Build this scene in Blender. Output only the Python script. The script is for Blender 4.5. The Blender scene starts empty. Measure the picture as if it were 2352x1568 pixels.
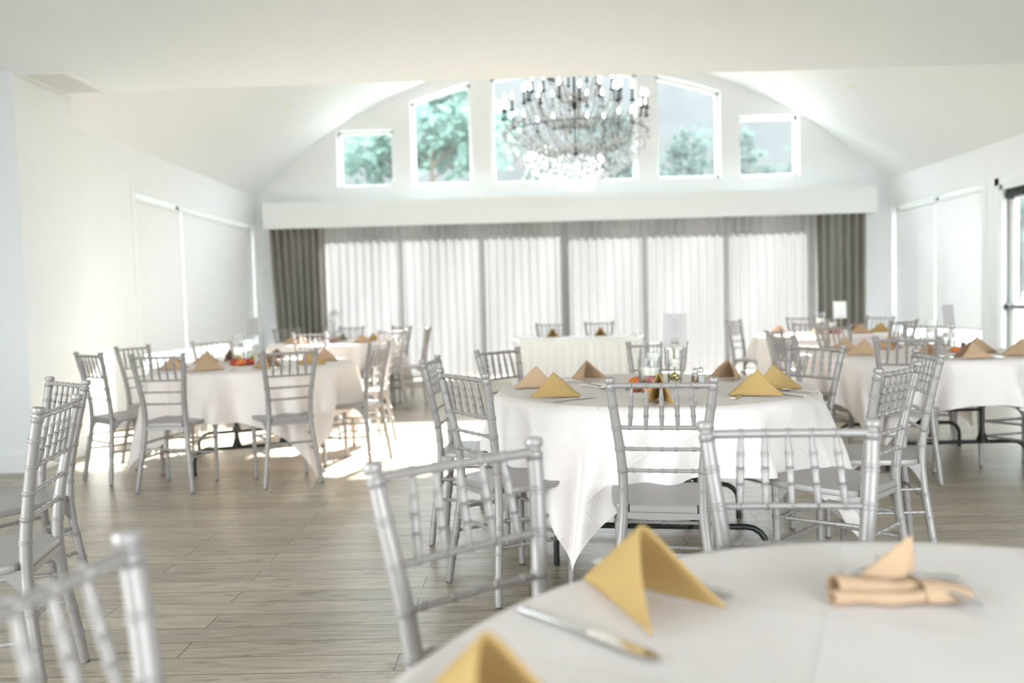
import bpy, bmesh, math, random
from mathutils import Vector, Matrix
PI = math.pi
rnd = random.Random(7)
scene = bpy.context.scene

# ------------------------------------------------------------------ camera
cam_d = bpy.data.cameras.new('camera')
cam = bpy.data.objects.new('camera', cam_d)
scene.collection.objects.link(cam)
cam_d.sensor_width = 36.0
cam_d.lens = 1830.2 * 36.0 / 2352.0
yaw, pitch, roll = 0.0147, -0.0489, 0.0260
fw = Vector((-math.sin(yaw) * math.cos(pitch), math.cos(yaw) * math.cos(pitch), math.sin(pitch)))
r0 = Vector((math.cos(yaw), math.sin(yaw), 0)); u0 = r0.cross(fw)
r1 = math.cos(roll) * r0 - math.sin(roll) * u0
u1 = math.sin(roll) * r0 + math.cos(roll) * u0
m4 = Matrix((r1, u1, -fw)).transposed().to_4x4()
m4.translation = Vector((0, 0, 1.191))
cam.matrix_world = m4
cam_d.dof.use_dof = True
cam_d.dof.focus_distance = 2.65
cam_d.dof.aperture_fstop = 1.7
cam_d.clip_end = 300
scene.camera = cam

# ------------------------------------------------------------------ world, sun, portals, exposure
SKY, SUN, EXPO = 15.0, 52.0, 0.30
world = bpy.data.worlds.new('sky'); scene.world = world
world.use_nodes = True
wt = world.node_tree; wt.nodes.clear()
w_out = wt.nodes.new('ShaderNodeOutputWorld'); w_bg = wt.nodes.new('ShaderNodeBackground')
w_bg.inputs['Color'].default_value = (0.86, 0.945, 1.0, 1); w_bg.inputs['Strength'].default_value = SKY
wt.links.new(w_bg.outputs[0], w_out.inputs[0])
sun_d = bpy.data.lights.new('sun', 'SUN'); sun_d.energy = SUN; sun_d.angle = 0.0095; sun_d.color = (1.0, 0.975, 0.94)
sun = bpy.data.objects.new('sun', sun_d); scene.collection.objects.link(sun)
sun_dir = Vector((-0.28, -1.0, -0.635)).normalized()
sun.rotation_euler = sun_dir.to_track_quat('-Z', 'Y').to_euler(); sun.location = (6, 24, 14)

def portal(x, y, z, sx, sy, direction):
    d = bpy.data.lights.new('window_daylight', 'AREA'); d.shape = 'RECTANGLE'; d.size = sx; d.size_y = sy
    d.cycles.is_portal = True
    o = bpy.data.objects.new('window_daylight', d); scene.collection.objects.link(o)
    o.location = (x, y, z)
    o.rotation_euler = Vector(direction).to_track_quat('-Z', 'Y').to_euler()
portal(0.75, 13.3, 4.0, 7.8, 2.0, (0, -1, 0))
portal(0.75, 13.3, 1.2, 8.2, 2.4, (0, -1, 0))
portal(6.2, 11.2, 1.5, 4.0, 2.4, (-1, 0, 0))
portal(-4.6, 10.7, 1.5, 4.2, 2.2, (1, 0, 0))
portal(3.25, -4.35, 1.42, 4.5, 2.65, (0, 1, 0))
portal(-5.2, -1.35, 1.37, 4.7, 2.65, (1, 0, 0))
vs = scene.view_settings
scene.display_settings.display_device = 'sRGB'
vs.view_transform = 'Standard'; vs.look = 'None'; vs.gamma = 1.0; vs.exposure = EXPO; vs.use_curve_mapping = False
cy = scene.cycles
cy.use_denoising = True
try: cy.denoiser = 'OPENIMAGEDENOISE'
except Exception: pass
cy.max_bounces = 10; cy.diffuse_bounces = 6; cy.glossy_bounces = 6; cy.transmission_bounces = 6; cy.transparent_max_bounces = 64
cy.sample_clamp_indirect = 12.0; cy.caustics_reflective = False; cy.caustics_refractive = False

# ------------------------------------------------------------------ materials
def new_mat(name):
    m = bpy.data.materials.new(name); m.use_nodes = True
    nt = m.node_tree; nt.nodes.clear()
    out = nt.nodes.new('ShaderNodeOutputMaterial')
    return m, nt, out
def N(nt, t, **kw):
    n = nt.nodes.new(t)
    for k, v in kw.items(): setattr(n, k, v)
    return n
def setin(n, **kw):
    for k, v in kw.items():
        n.inputs[k.replace('_', ' ')].default_value = v
def noise(nt, scale, detail=3.0, rough=0.5, coord='Object', mapscale=None):
    tc = N(nt, 'ShaderNodeTexCoord'); src = tc.outputs[coord]
    if mapscale:
        mp = N(nt, 'ShaderNodeMapping'); mp.inputs['Scale'].default_value = mapscale
        nt.links.new(src, mp.inputs['Vector']); src = mp.outputs[0]
    n = N(nt, 'ShaderNodeTexNoise'); setin(n, Scale=scale, Detail=detail, Roughness=rough)
    nt.links.new(src, n.inputs['Vector'])
    return n
def principled(name, col, rough=0.5, metal=0.0, var=0.06, nscale=8.0, bump=0.0, bscale=60.0, spec=0.5, coat=0.0):
    m, nt, out = new_mat(name)
    b = N(nt, 'ShaderNodeBsdfPrincipled')
    setin(b, Roughness=rough, Metallic=metal); b.inputs['Specular IOR Level'].default_value = spec
    b.inputs['Coat Weight'].default_value = coat
    n = noise(nt, nscale)
    mix = N(nt, 'ShaderNodeMix', data_type='RGBA')
    mix.inputs['A'].default_value = (*[c * (1 - var) for c in col], 1)
    mix.inputs['B'].default_value = (*[min(1, c * (1 + var)) for c in col], 1)
    nt.links.new(n.outputs['Fac'], mix.inputs['Factor']); nt.links.new(mix.outputs['Result'], b.inputs['Base Color'])
    if bump:
        n2 = noise(nt, bscale, 4.0, 0.6); bp = N(nt, 'ShaderNodeBump'); setin(bp, Strength=bump, Distance=0.01)
        nt.links.new(n2.outputs['Fac'], bp.inputs['Height']); nt.links.new(bp.outputs[0], b.inputs['Normal'])
    nt.links.new(b.outputs[0], out.inputs[0])
    return m
def fabric(name, col, trans=0.3, transp=0.0, rough=0.9, weave=400.0, bump=0.15, tcol=None, crease=False, wrinkle=0.0):
    m, nt, out = new_mat(name)
    d = N(nt, 'ShaderNodeBsdfDiffuse'); t = N(nt, 'ShaderNodeBsdfTranslucent')
    n = noise(nt, 14.0)
    mix = N(nt, 'ShaderNodeMix', data_type='RGBA')
    mix.inputs['A'].default_value = (*[c * 0.96 for c in col], 1); mix.inputs['B'].default_value = (*[min(1, c * 1.04) for c in col], 1)
    nt.links.new(n.outputs['Fac'], mix.inputs['Factor']); nt.links.new(mix.outputs['Result'], d.inputs['Color'])
    t.inputs['Color'].default_value = (*(tcol or col), 1)
    w = noise(nt, weave, 2.0); bp = N(nt, 'ShaderNodeBump'); setin(bp, Strength=bump, Distance=0.002)
    nt.links.new(w.outputs['Fac'], bp.inputs['Height'])
    last = bp
    if wrinkle:
        w2 = noise(nt, 5.0, 3.0); b2 = N(nt, 'ShaderNodeBump'); setin(b2, Strength=wrinkle, Distance=0.02)
        nt.links.new(w2.outputs['Fac'], b2.inputs['Height']); nt.links.new(last.outputs[0], b2.inputs['Normal']); last = b2
    if crease:
        uv = N(nt, 'ShaderNodeTexCoord'); sp = N(nt, 'ShaderNodeSeparateXYZ'); nt.links.new(uv.outputs['UV'], sp.inputs[0])
        tot = None
        for ax in ('X', 'Y'):
            pp = N(nt, 'ShaderNodeMath', operation='PINGPONG'); pp.inputs[1].default_value = 0.135
            nt.links.new(sp.outputs[ax], pp.inputs[0])
            mr = N(nt, 'ShaderNodeMapRange', interpolation_type='SMOOTHSTEP'); setin(mr, From_Min=0.0, From_Max=0.008, To_Min=1.0, To_Max=0.0)
            nt.links.new(pp.outputs[0], mr.inputs[0])
            if tot is None: tot = mr
            else:
                ad = N(nt, 'ShaderNodeMath', operation='ADD'); nt.links.new(tot.outputs[0], ad.inputs[0]); nt.links.new(mr.outputs[0], ad.inputs[1]); tot = ad
        b3 = N(nt, 'ShaderNodeBump'); setin(b3, Strength=0.35, Distance=0.004)
        nt.links.new(tot.outputs[0], b3.inputs['Height']); nt.links.new(last.outputs[0], b3.inputs['Normal']); last = b3
    nt.links.new(last.outputs[0], d.inputs['Normal'])
    mx = N(nt, 'ShaderNodeMixShader'); mx.inputs[0].default_value = trans
    nt.links.new(d.outputs[0], mx.inputs[1]); nt.links.new(t.outputs[0], mx.inputs[2])
    res = mx
    if transp:
        tr = N(nt, 'ShaderNodeBsdfTransparent'); m2 = N(nt, 'ShaderNodeMixShader'); m2.inputs[0].default_value = transp
        nt.links.new(mx.outputs[0], m2.inputs[1]); nt.links.new(tr.outputs[0], m2.inputs[2]); res = m2
    nt.links.new(res.outputs[0], out.inputs[0])
    return m
def glass_mat(name, tint=(0.97, 0.99, 0.98), refl=0.10, dust=0.0, veil_col=(0.9, 0.95, 0.93)):
    m, nt, out = new_mat(name)
    tr = N(nt, 'ShaderNodeBsdfTransparent'); tr.inputs[0].default_value = (*tint, 1)
    g = N(nt, 'ShaderNodeBsdfGlossy'); g.inputs['Roughness'].default_value = 0.02
    lw = N(nt, 'ShaderNodeLayerWeight'); lw.inputs['Blend'].default_value = 0.25
    ml = N(nt, 'ShaderNodeMath', operation='MULTIPLY_ADD'); ml.inputs[1].default_value = 0.55; ml.inputs[2].default_value = refl * 0.4
    nt.links.new(lw.outputs['Fresnel'], ml.inputs[0])
    mx = N(nt, 'ShaderNodeMixShader'); nt.links.new(ml.outputs[0], mx.inputs[0])
    nt.links.new(tr.outputs[0], mx.inputs[1]); nt.links.new(g.outputs[0], mx.inputs[2])
    res = mx
    if dust:  # pale scatter layer: imitates glare haze on panes, sparkle on crystals
        tl = N(nt, 'ShaderNodeBsdfTranslucent'); tl.inputs[0].default_value = (*veil_col, 1)
        n = noise(nt, 1.3, 3.0); mr = N(nt, 'ShaderNodeMapRange'); setin(mr, From_Min=0.3, From_Max=0.7, To_Min=dust * 0.7, To_Max=dust * 1.3)
        nt.links.new(n.outputs['Fac'], mr.inputs[0])
        m2 = N(nt, 'ShaderNodeMixShader'); nt.links.new(mr.outputs[0], m2.inputs[0])
        nt.links.new(mx.outputs[0], m2.inputs[1]); nt.links.new(tl.outputs[0], m2.inputs[2]); res = m2
    nt.links.new(res.outputs[0], out.inputs[0])
    return m
def floor_mat():
    m, nt, out = new_mat('vinyl_plank')
    b = N(nt, 'ShaderNodeBsdfPrincipled')
    geo = N(nt, 'ShaderNodeNewGeometry')
    br = N(nt, 'ShaderNodeTexBrick'); br.offset = 0.37; br.offset_frequency = 2
    setin(br, Scale=1.0); br.inputs['Brick Width'].default_value = 1.22; br.inputs['Row Height'].default_value = 0.127
    br.inputs['Mortar Size'].default_value = 0.0022; br.inputs['Mortar Smooth'].default_value = 0.3; br.inputs['Bias'].default_value = 0.0
    br.inputs['Color1'].default_value = (0.0, 0.0, 0.0, 1); br.inputs['Color2'].default_value = (1, 1, 1, 1); br.inputs['Mortar'].default_value = (0.5, 0.5, 0.5, 1)
    nt.links.new(geo.outputs['Position'], br.inputs['Vector'])
    # grain runs along the plank; shift the grain from plank to plank
    mp = N(nt, 'ShaderNodeMapping'); mp.inputs['Scale'].default_value = (1.9, 19.0, 1.0)
    ofs = N(nt, 'ShaderNodeVectorMath', operation='MULTIPLY_ADD'); ofs.inputs[1].default_value = (7, 3, 0)
    nt.links.new(br.outputs['Color'], ofs.inputs[0]); nt.links.new(geo.outputs['Position'], ofs.inputs[2])
    nt.links.new(ofs.outputs[0], mp.inputs['Vector'])
    g1 = N(nt, 'ShaderNodeTexNoise'); setin(g1, Scale=1.5, Detail=9.0, Roughness=0.72, Distortion=1.6)
    nt.links.new(mp.outputs[0], g1.inputs['Vector'])
    mp2 = N(nt, 'ShaderNodeMapping'); mp2.inputs['Scale'].default_value = (4.0, 90.0, 1.0)
    nt.links.new(ofs.outputs[0], mp2.inputs['Vector'])
    g2 = N(nt, 'ShaderNodeTexNoise'); setin(g2, Scale=1.2, Detail=4.0, Roughness=0.6)
    nt.links.new(mp2.outputs[0], g2.inputs['Vector'])
    ramp = N(nt, 'ShaderNodeValToRGB'); e = ramp.color_ramp.elements
    e[0].position = 0.33; e[0].color = (0.140, 0.106, 0.076, 1); e[1].position = 0.60; e[1].color = (0.450, 0.390, 0.308, 1)
    el = ramp.color_ramp.elements.new(0.44); el.color = (0.345, 0.290, 0.220, 1)
    nt.links.new(g1.outputs['Fac'], ramp.inputs[0])
    tone = N(nt, 'ShaderNodeMix', data_type='RGBA', blend_type='MULTIPLY'); tone.inputs['Factor'].default_value = 1.0
    tr = N(nt, 'ShaderNodeMapRange'); setin(tr, To_Min=0.84, To_Max=1.12); nt.links.new(br.outputs['Color'], tr.inputs[0])
    nt.links.new(ramp.outputs[0], tone.inputs['A']); nt.links.new(tr.outputs[0], tone.inputs['B'])
    fine = N(nt, 'ShaderNodeMix', data_type='RGBA', blend_type='MULTIPLY'); fine.inputs['Factor'].default_value = 1.0
    fr = N(nt, 'ShaderNodeMapRange'); setin(fr, From_Min=0.3, From_Max=0.7, To_Min=0.80, To_Max=1.15); nt.links.new(g2.outputs['Fac'], fr.inputs[0])
    nt.links.new(tone.outputs['Result'], fine.inputs['A']); nt.links.new(fr.outputs[0], fine.inputs['B'])
    seam = N(nt, 'ShaderNodeMix', data_type='RGBA'); seam.inputs['B'].default_value = (0.06, 0.048, 0.036, 1)
    nt.links.new(br.outputs['Fac'], seam.inputs['Factor']); nt.links.new(fine.outputs['Result'], seam.inputs['A'])
    nt.links.new(seam.outputs['Result'], b.inputs['Base Color'])
    rr = N(nt, 'ShaderNodeMapRange'); setin(rr, To_Min=0.24, To_Max=0.42); nt.links.new(g1.outputs['Fac'], rr.inputs[0])
    nt.links.new(rr.outputs[0], b.inputs['Roughness'])
    bp = N(nt, 'ShaderNodeBump'); setin(bp, Strength=0.25, Distance=0.004); nt.links.new(g2.outputs['Fac'], bp.inputs['Height'])
    bp2 = N(nt, 'ShaderNodeBump', invert=True); setin(bp2, Strength=0.5, Distance=0.002); nt.links.new(br.outputs['Fac'], bp2.inputs['Height'])
    nt.links.new(bp.outputs[0], bp2.inputs['Normal']); nt.links.new(bp2.outputs[0], b.inputs['Normal'])
    nt.links.new(b.outputs[0], out.inputs[0])
    return m
def emit_mat(name, col, s):
    m, nt, out = new_mat(name)
    e = N(nt, 'ShaderNodeEmission'); e.inputs[0].default_value = (*col, 1); e.inputs[1].default_value = s
    nt.links.new(e.outputs[0], out.inputs[0]); return m

M = {}
M['wall'] = principled('white_wall_paint', (0.835, 0.855, 0.862), 0.6, var=0.01, bump=0.02, bscale=90)
M['ceiling'] = principled('textured_ceiling_paint', (0.815, 0.868, 0.925), 0.8, var=0.02, nscale=40, bump=0.5, bscale=75)
M['trim'] = principled('white_trim_paint', (0.835, 0.86, 0.86), 0.4, var=0.01)
M['floor'] = floor_mat()
M['silver'] = principled('silver_chair_paint', (0.325, 0.302, 0.290), 0.40, metal=0.22, var=0.03, nscale=30, spec=0.5)
M['cloth'] = fabric('white_tablecloth', (0.885, 0.822, 0.795), trans=0.18, weave=700, bump=0.1, tcol=(0.86, 0.78, 0.68), crease=True, wrinkle=0.12)
M['skirt'] = fabric('white_table_skirt', (0.84, 0.84, 0.82), trans=0.15, weave=700, bump=0.1)
M['gold'] = fabric('gold_napkin', (0.46, 0.315, 0.132), trans=0.05, weave=900, bump=0.2)
M['tan'] = fabric('tan_napkin', (0.50, 0.35, 0.23), trans=0.05, weave=900, bump=0.2)
M['sheer'] = fabric('sheer_grey_curtain', (0.52, 0.505, 0.50), trans=0.20, transp=0.01, weave=500, tcol=(0.168, 0.169, 0.174))
M['drape'] = fabric('grey_drape', (0.33, 0.317, 0.29), trans=0.06, weave=500)
M['blind'] = fabric('white_roller_blind', (0.78, 0.79, 0.78), trans=0.02, weave=600, bump=0.05)
M['blind_bright'] = fabric('brighter_white_roller_blind', (0.80, 0.81, 0.81), trans=0.045, weave=600, bump=0.05)  # same blind fabric, translucency raised so the right pair looks more brightly lit
M['glass'] = glass_mat('window_glass', dust=0.004)  # slight pale scatter imitates glare haze in the pane
M['hazy'] = glass_mat('hazy_high_glass', dust=0.004)  # glare haze of the high windows mixed into the pane material
M['clear'] = glass_mat('clear_glass', (0.99, 0.995, 0.995), 0.06)
M['water'] = glass_mat('vase_water', (0.98, 0.99, 0.985), 0.04)
M['frame'] = principled('window_frame', (0.80, 0.82, 0.80), 0.4, var=0.01)
M['grey_metal'] = principled('grey_aluminium', (0.30, 0.31, 0.30), 0.4, metal=0.6, var=0.03)
M['dark_metal'] = principled('dark_bronze', (0.030, 0.034, 0.032), 0.35, metal=0.6, var=0.05)
M['bronze'] = principled('aged_bronze_arm', (0.12, 0.125, 0.12), 0.3, metal=0.8, var=0.1)
M['black'] = principled('black_steel', (0.014, 0.013, 0.013), 0.4, metal=0.3, var=0.05)
M['steel'] = principled('polished_steel', (0.80, 0.80, 0.79), 0.14, metal=1.0, var=0.02)
M['brass'] = principled('brass_wire', (0.70, 0.55, 0.26), 0.25, metal=1.0, var=0.02)
M['wax'] = principled('ivory_wax', (0.83, 0.80, 0.72), 0.5, var=0.02)
M['card'] = principled('ivory_card', (0.50, 0.48, 0.463), 0.8, var=0.01)
M['ink'] = principled('pale_print', (0.33, 0.285, 0.27), 0.8, var=0.03)
M['ply'] = principled('laminate_tabletop', (0.55, 0.50, 0.42), 0.5, var=0.05)
M['pepper'] = principled('ground_pepper', (0.20, 0.12, 0.06), 0.9, var=0.5, nscale=500)
M['salt'] = principled('salt', (0.85, 0.85, 0.83), 0.9, var=0.03)
M['red'] = principled('red_petal', (0.42, 0.045, 0.02), 0.6, var=0.3, nscale=30)
M['orange'] = principled('orange_petal', (0.75, 0.22, 0.05), 0.6, var=0.3, nscale=30)
M['plum'] = principled('dusty_pink_petal', (0.45, 0.16, 0.16), 0.6, var=0.3, nscale=30)
M['leaf'] = principled('dark_leaf', (0.08, 0.14, 0.07), 0.6, var=0.3, nscale=20)
M['bulb'] = emit_mat('candle_bulb_glow', (1.0, 0.96, 0.90), 14.0)
M['crystal'] = glass_mat('cut_crystal', (0.99, 1.0, 1.0), 0.75, dust=0.5, veil_col=(0.95, 0.96, 0.96))  # white scatter mixed in so the drops look sparkling
M['vent'] = principled('ceiling_vent_paint', (0.78, 0.80, 0.78), 0.5, var=0.02)
M['deck'] = principled('pale_deck_boards', (0.20, 0.19, 0.175), 0.8, var=0.1, nscale=3)
M['gravel'] = principled('pale_gravel', (0.13, 0.125, 0.11), 0.9, var=0.2, nscale=0.8)
M['bark'] = principled('tree_bark', (0.10, 0.08, 0.06), 0.9, var=0.3)
M['foliage'] = fabric('tree_leaves', (0.120, 0.185, 0.163), trans=0.35, weave=3, bump=0.0, tcol=(0.11, 0.18, 0.155))
M['foliage2'] = fabric('pale_tree_leaves', (0.060, 0.080, 0.076), trans=0.35, weave=3, bump=0.0, tcol=(0.055, 0.08, 0.074))
M['rubber'] = principled('dark_foot_cap', (0.05, 0.05, 0.05), 0.7)

# ------------------------------------------------------------------ mesh helpers
class MB:
    def __init__(s): s.v = []; s.f = []; s.uv = None
    def add(s, vs, fs):
        k = len(s.v); s.v += [tuple(p) for p in vs]; s.f += [tuple(i + k for i in f) for f in fs]; return s
    def box(s, a, b):
        x0, y0, z0 = [min(p, q) for p, q in zip(a, b)]; x1, y1, z1 = [max(p, q) for p, q in zip(a, b)]
        return s.add([(x0, y0, z0), (x1, y0, z0), (x1, y1, z0), (x0, y1, z0), (x0, y0, z1), (x1, y0, z1), (x1, y1, z1), (x0, y1, z1)],
                     [(3, 2, 1, 0), (4, 5, 6, 7), (0, 1, 5, 4), (1, 2, 6, 5), (2, 3, 7, 6), (3, 0, 4, 7)])
    def sweep(s, pts, rad, seg=12, cap=True, sx=1.0, up=None):
        pts = [Vector(p) for p in pts]
        if not isinstance(rad, (list, tuple)): rad = [rad] * len(pts)
        n = len(pts); T = []
        for i in range(n):
            a = pts[max(0, i - 1)]; b = pts[min(n - 1, i + 1)]
            d = b - a
            T.append(d.normalized() if d.length > 1e-9 else (T[-1] if T else Vector((0, 0, 1))))
        ref = Vector(up) if up else (Vector((1, 0, 0)) if abs(T[0].x) < 0.9 else Vector((0, 1, 0)))
        u = (ref - T[0] * ref.dot(T[0])).normalized(); vs = []
        for i in range(n):
            u = (u - T[i] * u.dot(T[i])); u = u.normalized() if u.length > 1e-6 else Vector((0, 1, 0))
            w = T[i].cross(u)
            for j in range(seg):
                a = 2 * PI * j / seg
                vs.append(pts[i] + (u * math.cos(a) * sx + w * math.sin(a)) * rad[i])
        fs = [(i * seg + j, i * seg + (j + 1) % seg, (i + 1) * seg + (j + 1) % seg, (i + 1) * seg + j) for i in range(n - 1) for j in range(seg)]
        if cap:
            fs.append(tuple(range(seg - 1, -1, -1))); fs.append(tuple((n - 1) * seg + j for j in range(seg)))
        return s.add(vs, fs)
    def lathe(s, prof, seg=24, c=(0, 0, 0), cap=True):
        vs = []
        for r, z in prof:
            for j in range(seg):
                a = 2 * PI * j / seg; vs.append((c[0] + r * math.cos(a), c[1] + r * math.sin(a), c[2] + z))
        n = len(prof)
        fs = [(i * seg + j, i * seg + (j + 1) % seg, (i + 1) * seg + (j + 1) % seg, (i + 1) * seg + j) for i in range(n - 1) for j in range(seg)]
        if cap:
            if prof[0][0] > 1e-5: fs.append(tuple(range(seg - 1, -1, -1)))
            if prof[-1][0] > 1e-5: fs.append(tuple((n - 1) * seg + j for j in range(seg)))
        return s.add(vs, fs)
    def prism(s, poly, z0, z1):
        n = len(poly)
        vs = [(x, y, z0) for x, y in poly] + [(x, y, z1) for x, y in poly]
        fs = [tuple(range(n - 1, -1, -1)), tuple(range(n, 2 * n))] + [(i, (i + 1) % n, n + (i + 1) % n, n + i) for i in range(n)]
        return s.add(vs, fs)
    def grid(s, rows):
        n = len(rows); m = len(rows[0])
        return s.add([p for r in rows for p in r], [(i * m + j, i * m + j + 1, (i + 1) * m + j + 1, (i + 1) * m + j) for i in range(n - 1) for j in range(m - 1)])
    def ball(s, c, r, seg=12, rings=8, sc=(1, 1, 1)):
        vs = [(c[0], c[1], c[2] - r * sc[2])]
        for i in range(1, rings):
            a = -PI / 2 + PI * i / rings
            for j in range(seg):
                b = 2 * PI * j / seg
                vs.append((c[0] + r * sc[0] * math.cos(a) * math.cos(b), c[1] + r * sc[1] * math.cos(a) * math.sin(b), c[2] + r * sc[2] * math.sin(a)))
        vs.append((c[0], c[1], c[2] + r * sc[2])); k = len(vs) - 1
        fs = [(0, 1 + (j + 1) % seg, 1 + j) for j in range(seg)]
        for i in range(rings - 2):
            for j in range(seg):
                a = 1 + i * seg; fs.append((a + j, a + (j + 1) % seg, a + seg + (j + 1) % seg, a + seg + j))
        a = 1 + (rings - 2) * seg
        fs += [(a + j, a + (j + 1) % seg, k) for j in range(seg)]
        return s.add(vs, fs)
def obj(name, mb, mat, parent=None, smooth=True, angle=40, loc=None, rz=0.0):
    me = bpy.data.meshes.new(name)
    me.from_pydata([tuple(v) for v in mb.v], [], mb.f); me.update()
    if mb.uv is not None:
        lay = me.uv_layers.new(name='flat')
        for lp in me.loops: lay.data[lp.index].uv = mb.uv[lp.vertex_index]
    bm = bmesh.new(); bm.from_mesh(me); bmesh.ops.recalc_face_normals(bm, faces=bm.faces); bm.to_mesh(me); bm.free()
    if smooth:
        me.polygons.foreach_set('use_smooth', [True] * len(me.polygons))
        me.set_sharp_from_angle(angle=math.radians(angle))
    me.materials.append(M[mat] if isinstance(mat, str) else mat)
    o = bpy.data.objects.new(name, me); scene.collection.objects.link(o)
    if parent: o.parent = parent
    if loc: o.location = loc
    o.rotation_euler.z = rz
    return o
def tag(o, label, cat, group=None, kind=None):
    o['label'] = label; o['category'] = cat
    if group: o['group'] = group
    if kind: o['kind'] = kind
    return o
def thing(name, label, cat, loc=(0, 0, 0), rz=0.0, group=None):
    o = bpy.data.objects.new(name, None); scene.collection.objects.link(o)
    o.location = loc; o.rotation_euler.z = rz; o.empty_display_size = 0.1
    return tag(o, label, cat, group)
def struct(name, mb, mat, parent=None, smooth=False, label=None, cat=None):
    o = obj(name, mb, mat, parent, smooth)
    if not parent:
        o['kind'] = 'structure'
        if label: o['label'] = label
        if cat: o['category'] = cat
    return o
def copy_tree(o, parent=None):
    c = o.copy(); scene.collection.objects.link(c)
    if parent: c.parent = parent
    for ch in list(o.children): copy_tree(ch, c)
    return c

# ------------------------------------------------------------------ the room
YB, YF, XL, XR, ZC = 12.88, -4.0, -4.25, 5.84, 3.0
YBEAM, XP, YP = 6.55, -3.735, 5.94
XC = 0.79
def vault(x, dr=0.0):
    R = 7.12 + dr; u = min(abs(x - XC), 6.2)
    return -2.03 + math.sqrt(R * R - u * u)
SPR = vault(XL)
struct('floor', MB().box((-5.1, YF - 0.3, -0.12), (XR + 0.3, YB + 0.3, 0)), 'floor', label='grey brown wood plank floor of the hall', cat='floor')
# soffit ceiling over the near half
struct('ceiling', MB().box((-5.1, YF - 0.3, ZC), (XR + 0.3, YBEAM, ZC + 0.3)), 'ceiling', label='low textured flat ceiling over the near tables', cat='ceiling')
# vaulted ceiling
b = MB(); n = 40; rows = []
for dr in (0.0, 0.18):
    for yy in (YBEAM - 0.3, YB + 0.3):
        rows.append([(XL - 0.3 + (XR - XL + 0.6) * i / n, yy, vault(XL - 0.3 + (XR - XL + 0.6) * i / n, dr)) for i in range(n + 1)])
b.grid([rows[0], rows[1]]); b.grid([rows[2], rows[3]])
struct('ceiling_vault', b, 'wall', smooth=True, label='white curved vaulted ceiling over the far half of the hall', cat='ceiling')
# face above the soffit edge (turned towards the far wall)
b = MB()
for i in range(n):
    x0 = XL - 0.3 + (XR - XL + 0.6) * i / n; x1 = XL - 0.3 + (XR - XL + 0.6) * (i + 1) / n
    b.add([(x0, YBEAM, ZC), (x1, YBEAM, ZC), (x1, YBEAM, vault(x1, 0.1)), (x0, YBEAM, vault(x0, 0.1)),
           (x0, YBEAM - 0.2, ZC), (x1, YBEAM - 0.2, ZC), (x1, YBEAM - 0.2, vault(x1, 0.1)), (x0, YBEAM - 0.2, vault(x0, 0.1))],
          [(0, 1, 2, 3), (7, 6, 5, 4), (3, 2, 6, 7)])
struct('wall_over_soffit', b, 'wall', label='white gable wall above the edge of the low ceiling', cat='wall')

# back wall with five arched high windows and the wide glazed opening behind the curtains
WIN = [(-2.92, -2.01, 3.11, 4.01, 4.01), (-1.72, -0.755, 3.11, 4.44, 4.71), (-0.43, 1.89, 3.10, 9, 9), (2.20, 3.215, 3.11, 4.71, 4.46), (3.51, 4.465, 3.10, 4.055, 4.055)]
def wtop(k, x):
    w = WIN[k]
    if w[3] == 9: return vault(x) - 0.21
    if k in (1, 3): return vault(x) - 0.205
    return w[3]
DX0, DX1, DZ = -3.12, 4.62, 2.50      # wide glazed opening
xs = sorted(set([XL - 0.3, XR + 0.3, DX0, DX1] + [w[0] for w in WIN] + [w[1] for w in WIN] + [-4.2 + 0.35 * i for i in range(29)]))
b = MB()
def wall_strip(b, x0, x1, za0, za1, zb0, zb1, y0, y1):
    b.add([(x0, y0, za0), (x1, y0, za1), (x1, y0, zb1), (x0, y0, zb0), (x0, y1, za0), (x1, y1, za1), (x1, y1, zb1), (x0, y1, zb0)],
          [(0, 1, 2, 3), (7, 6, 5, 4), (3, 2, 6, 7), (0, 4, 5, 1), (0, 3, 7, 4), (1, 5, 6, 2)])
for x0, x1 in zip(xs[:-1], xs[1:]):
    if x1 - x0 < 1e-6: continue
    xm = (x0 + x1) / 2; holes = []
    if DX0 < xm < DX1: holes.append((0, 0, DZ, DZ))
    for k, w in enumerate(WIN):
        if w[0] < xm < w[1]: holes.append((w[2], w[2], wtop(k, x0), wtop(k, x1)))
    lo = (0.0, 0.0)
    for h in holes:
        if h[0] > 0: wall_strip(b, x0, x1, lo[0], lo[1], h[0], h[1], YB, YB + 0.22)
        lo = (h[2], h[3])
    wall_strip(b, x0, x1, lo[0], lo[1], vault(x0, 0.1), vault(x1, 0.1), YB, YB + 0.22)
struct('wall_back', b, 'wall', label='white arched gable wall at the far end with five high windows', cat='wall')
wl = ['small square high window at the left end of the gable', 'arched high window second from the left in the gable', 'widest high window behind the chandelier',
      'arched high window second from the right in the gable', 'small square high window at the right end of the gable']
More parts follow.
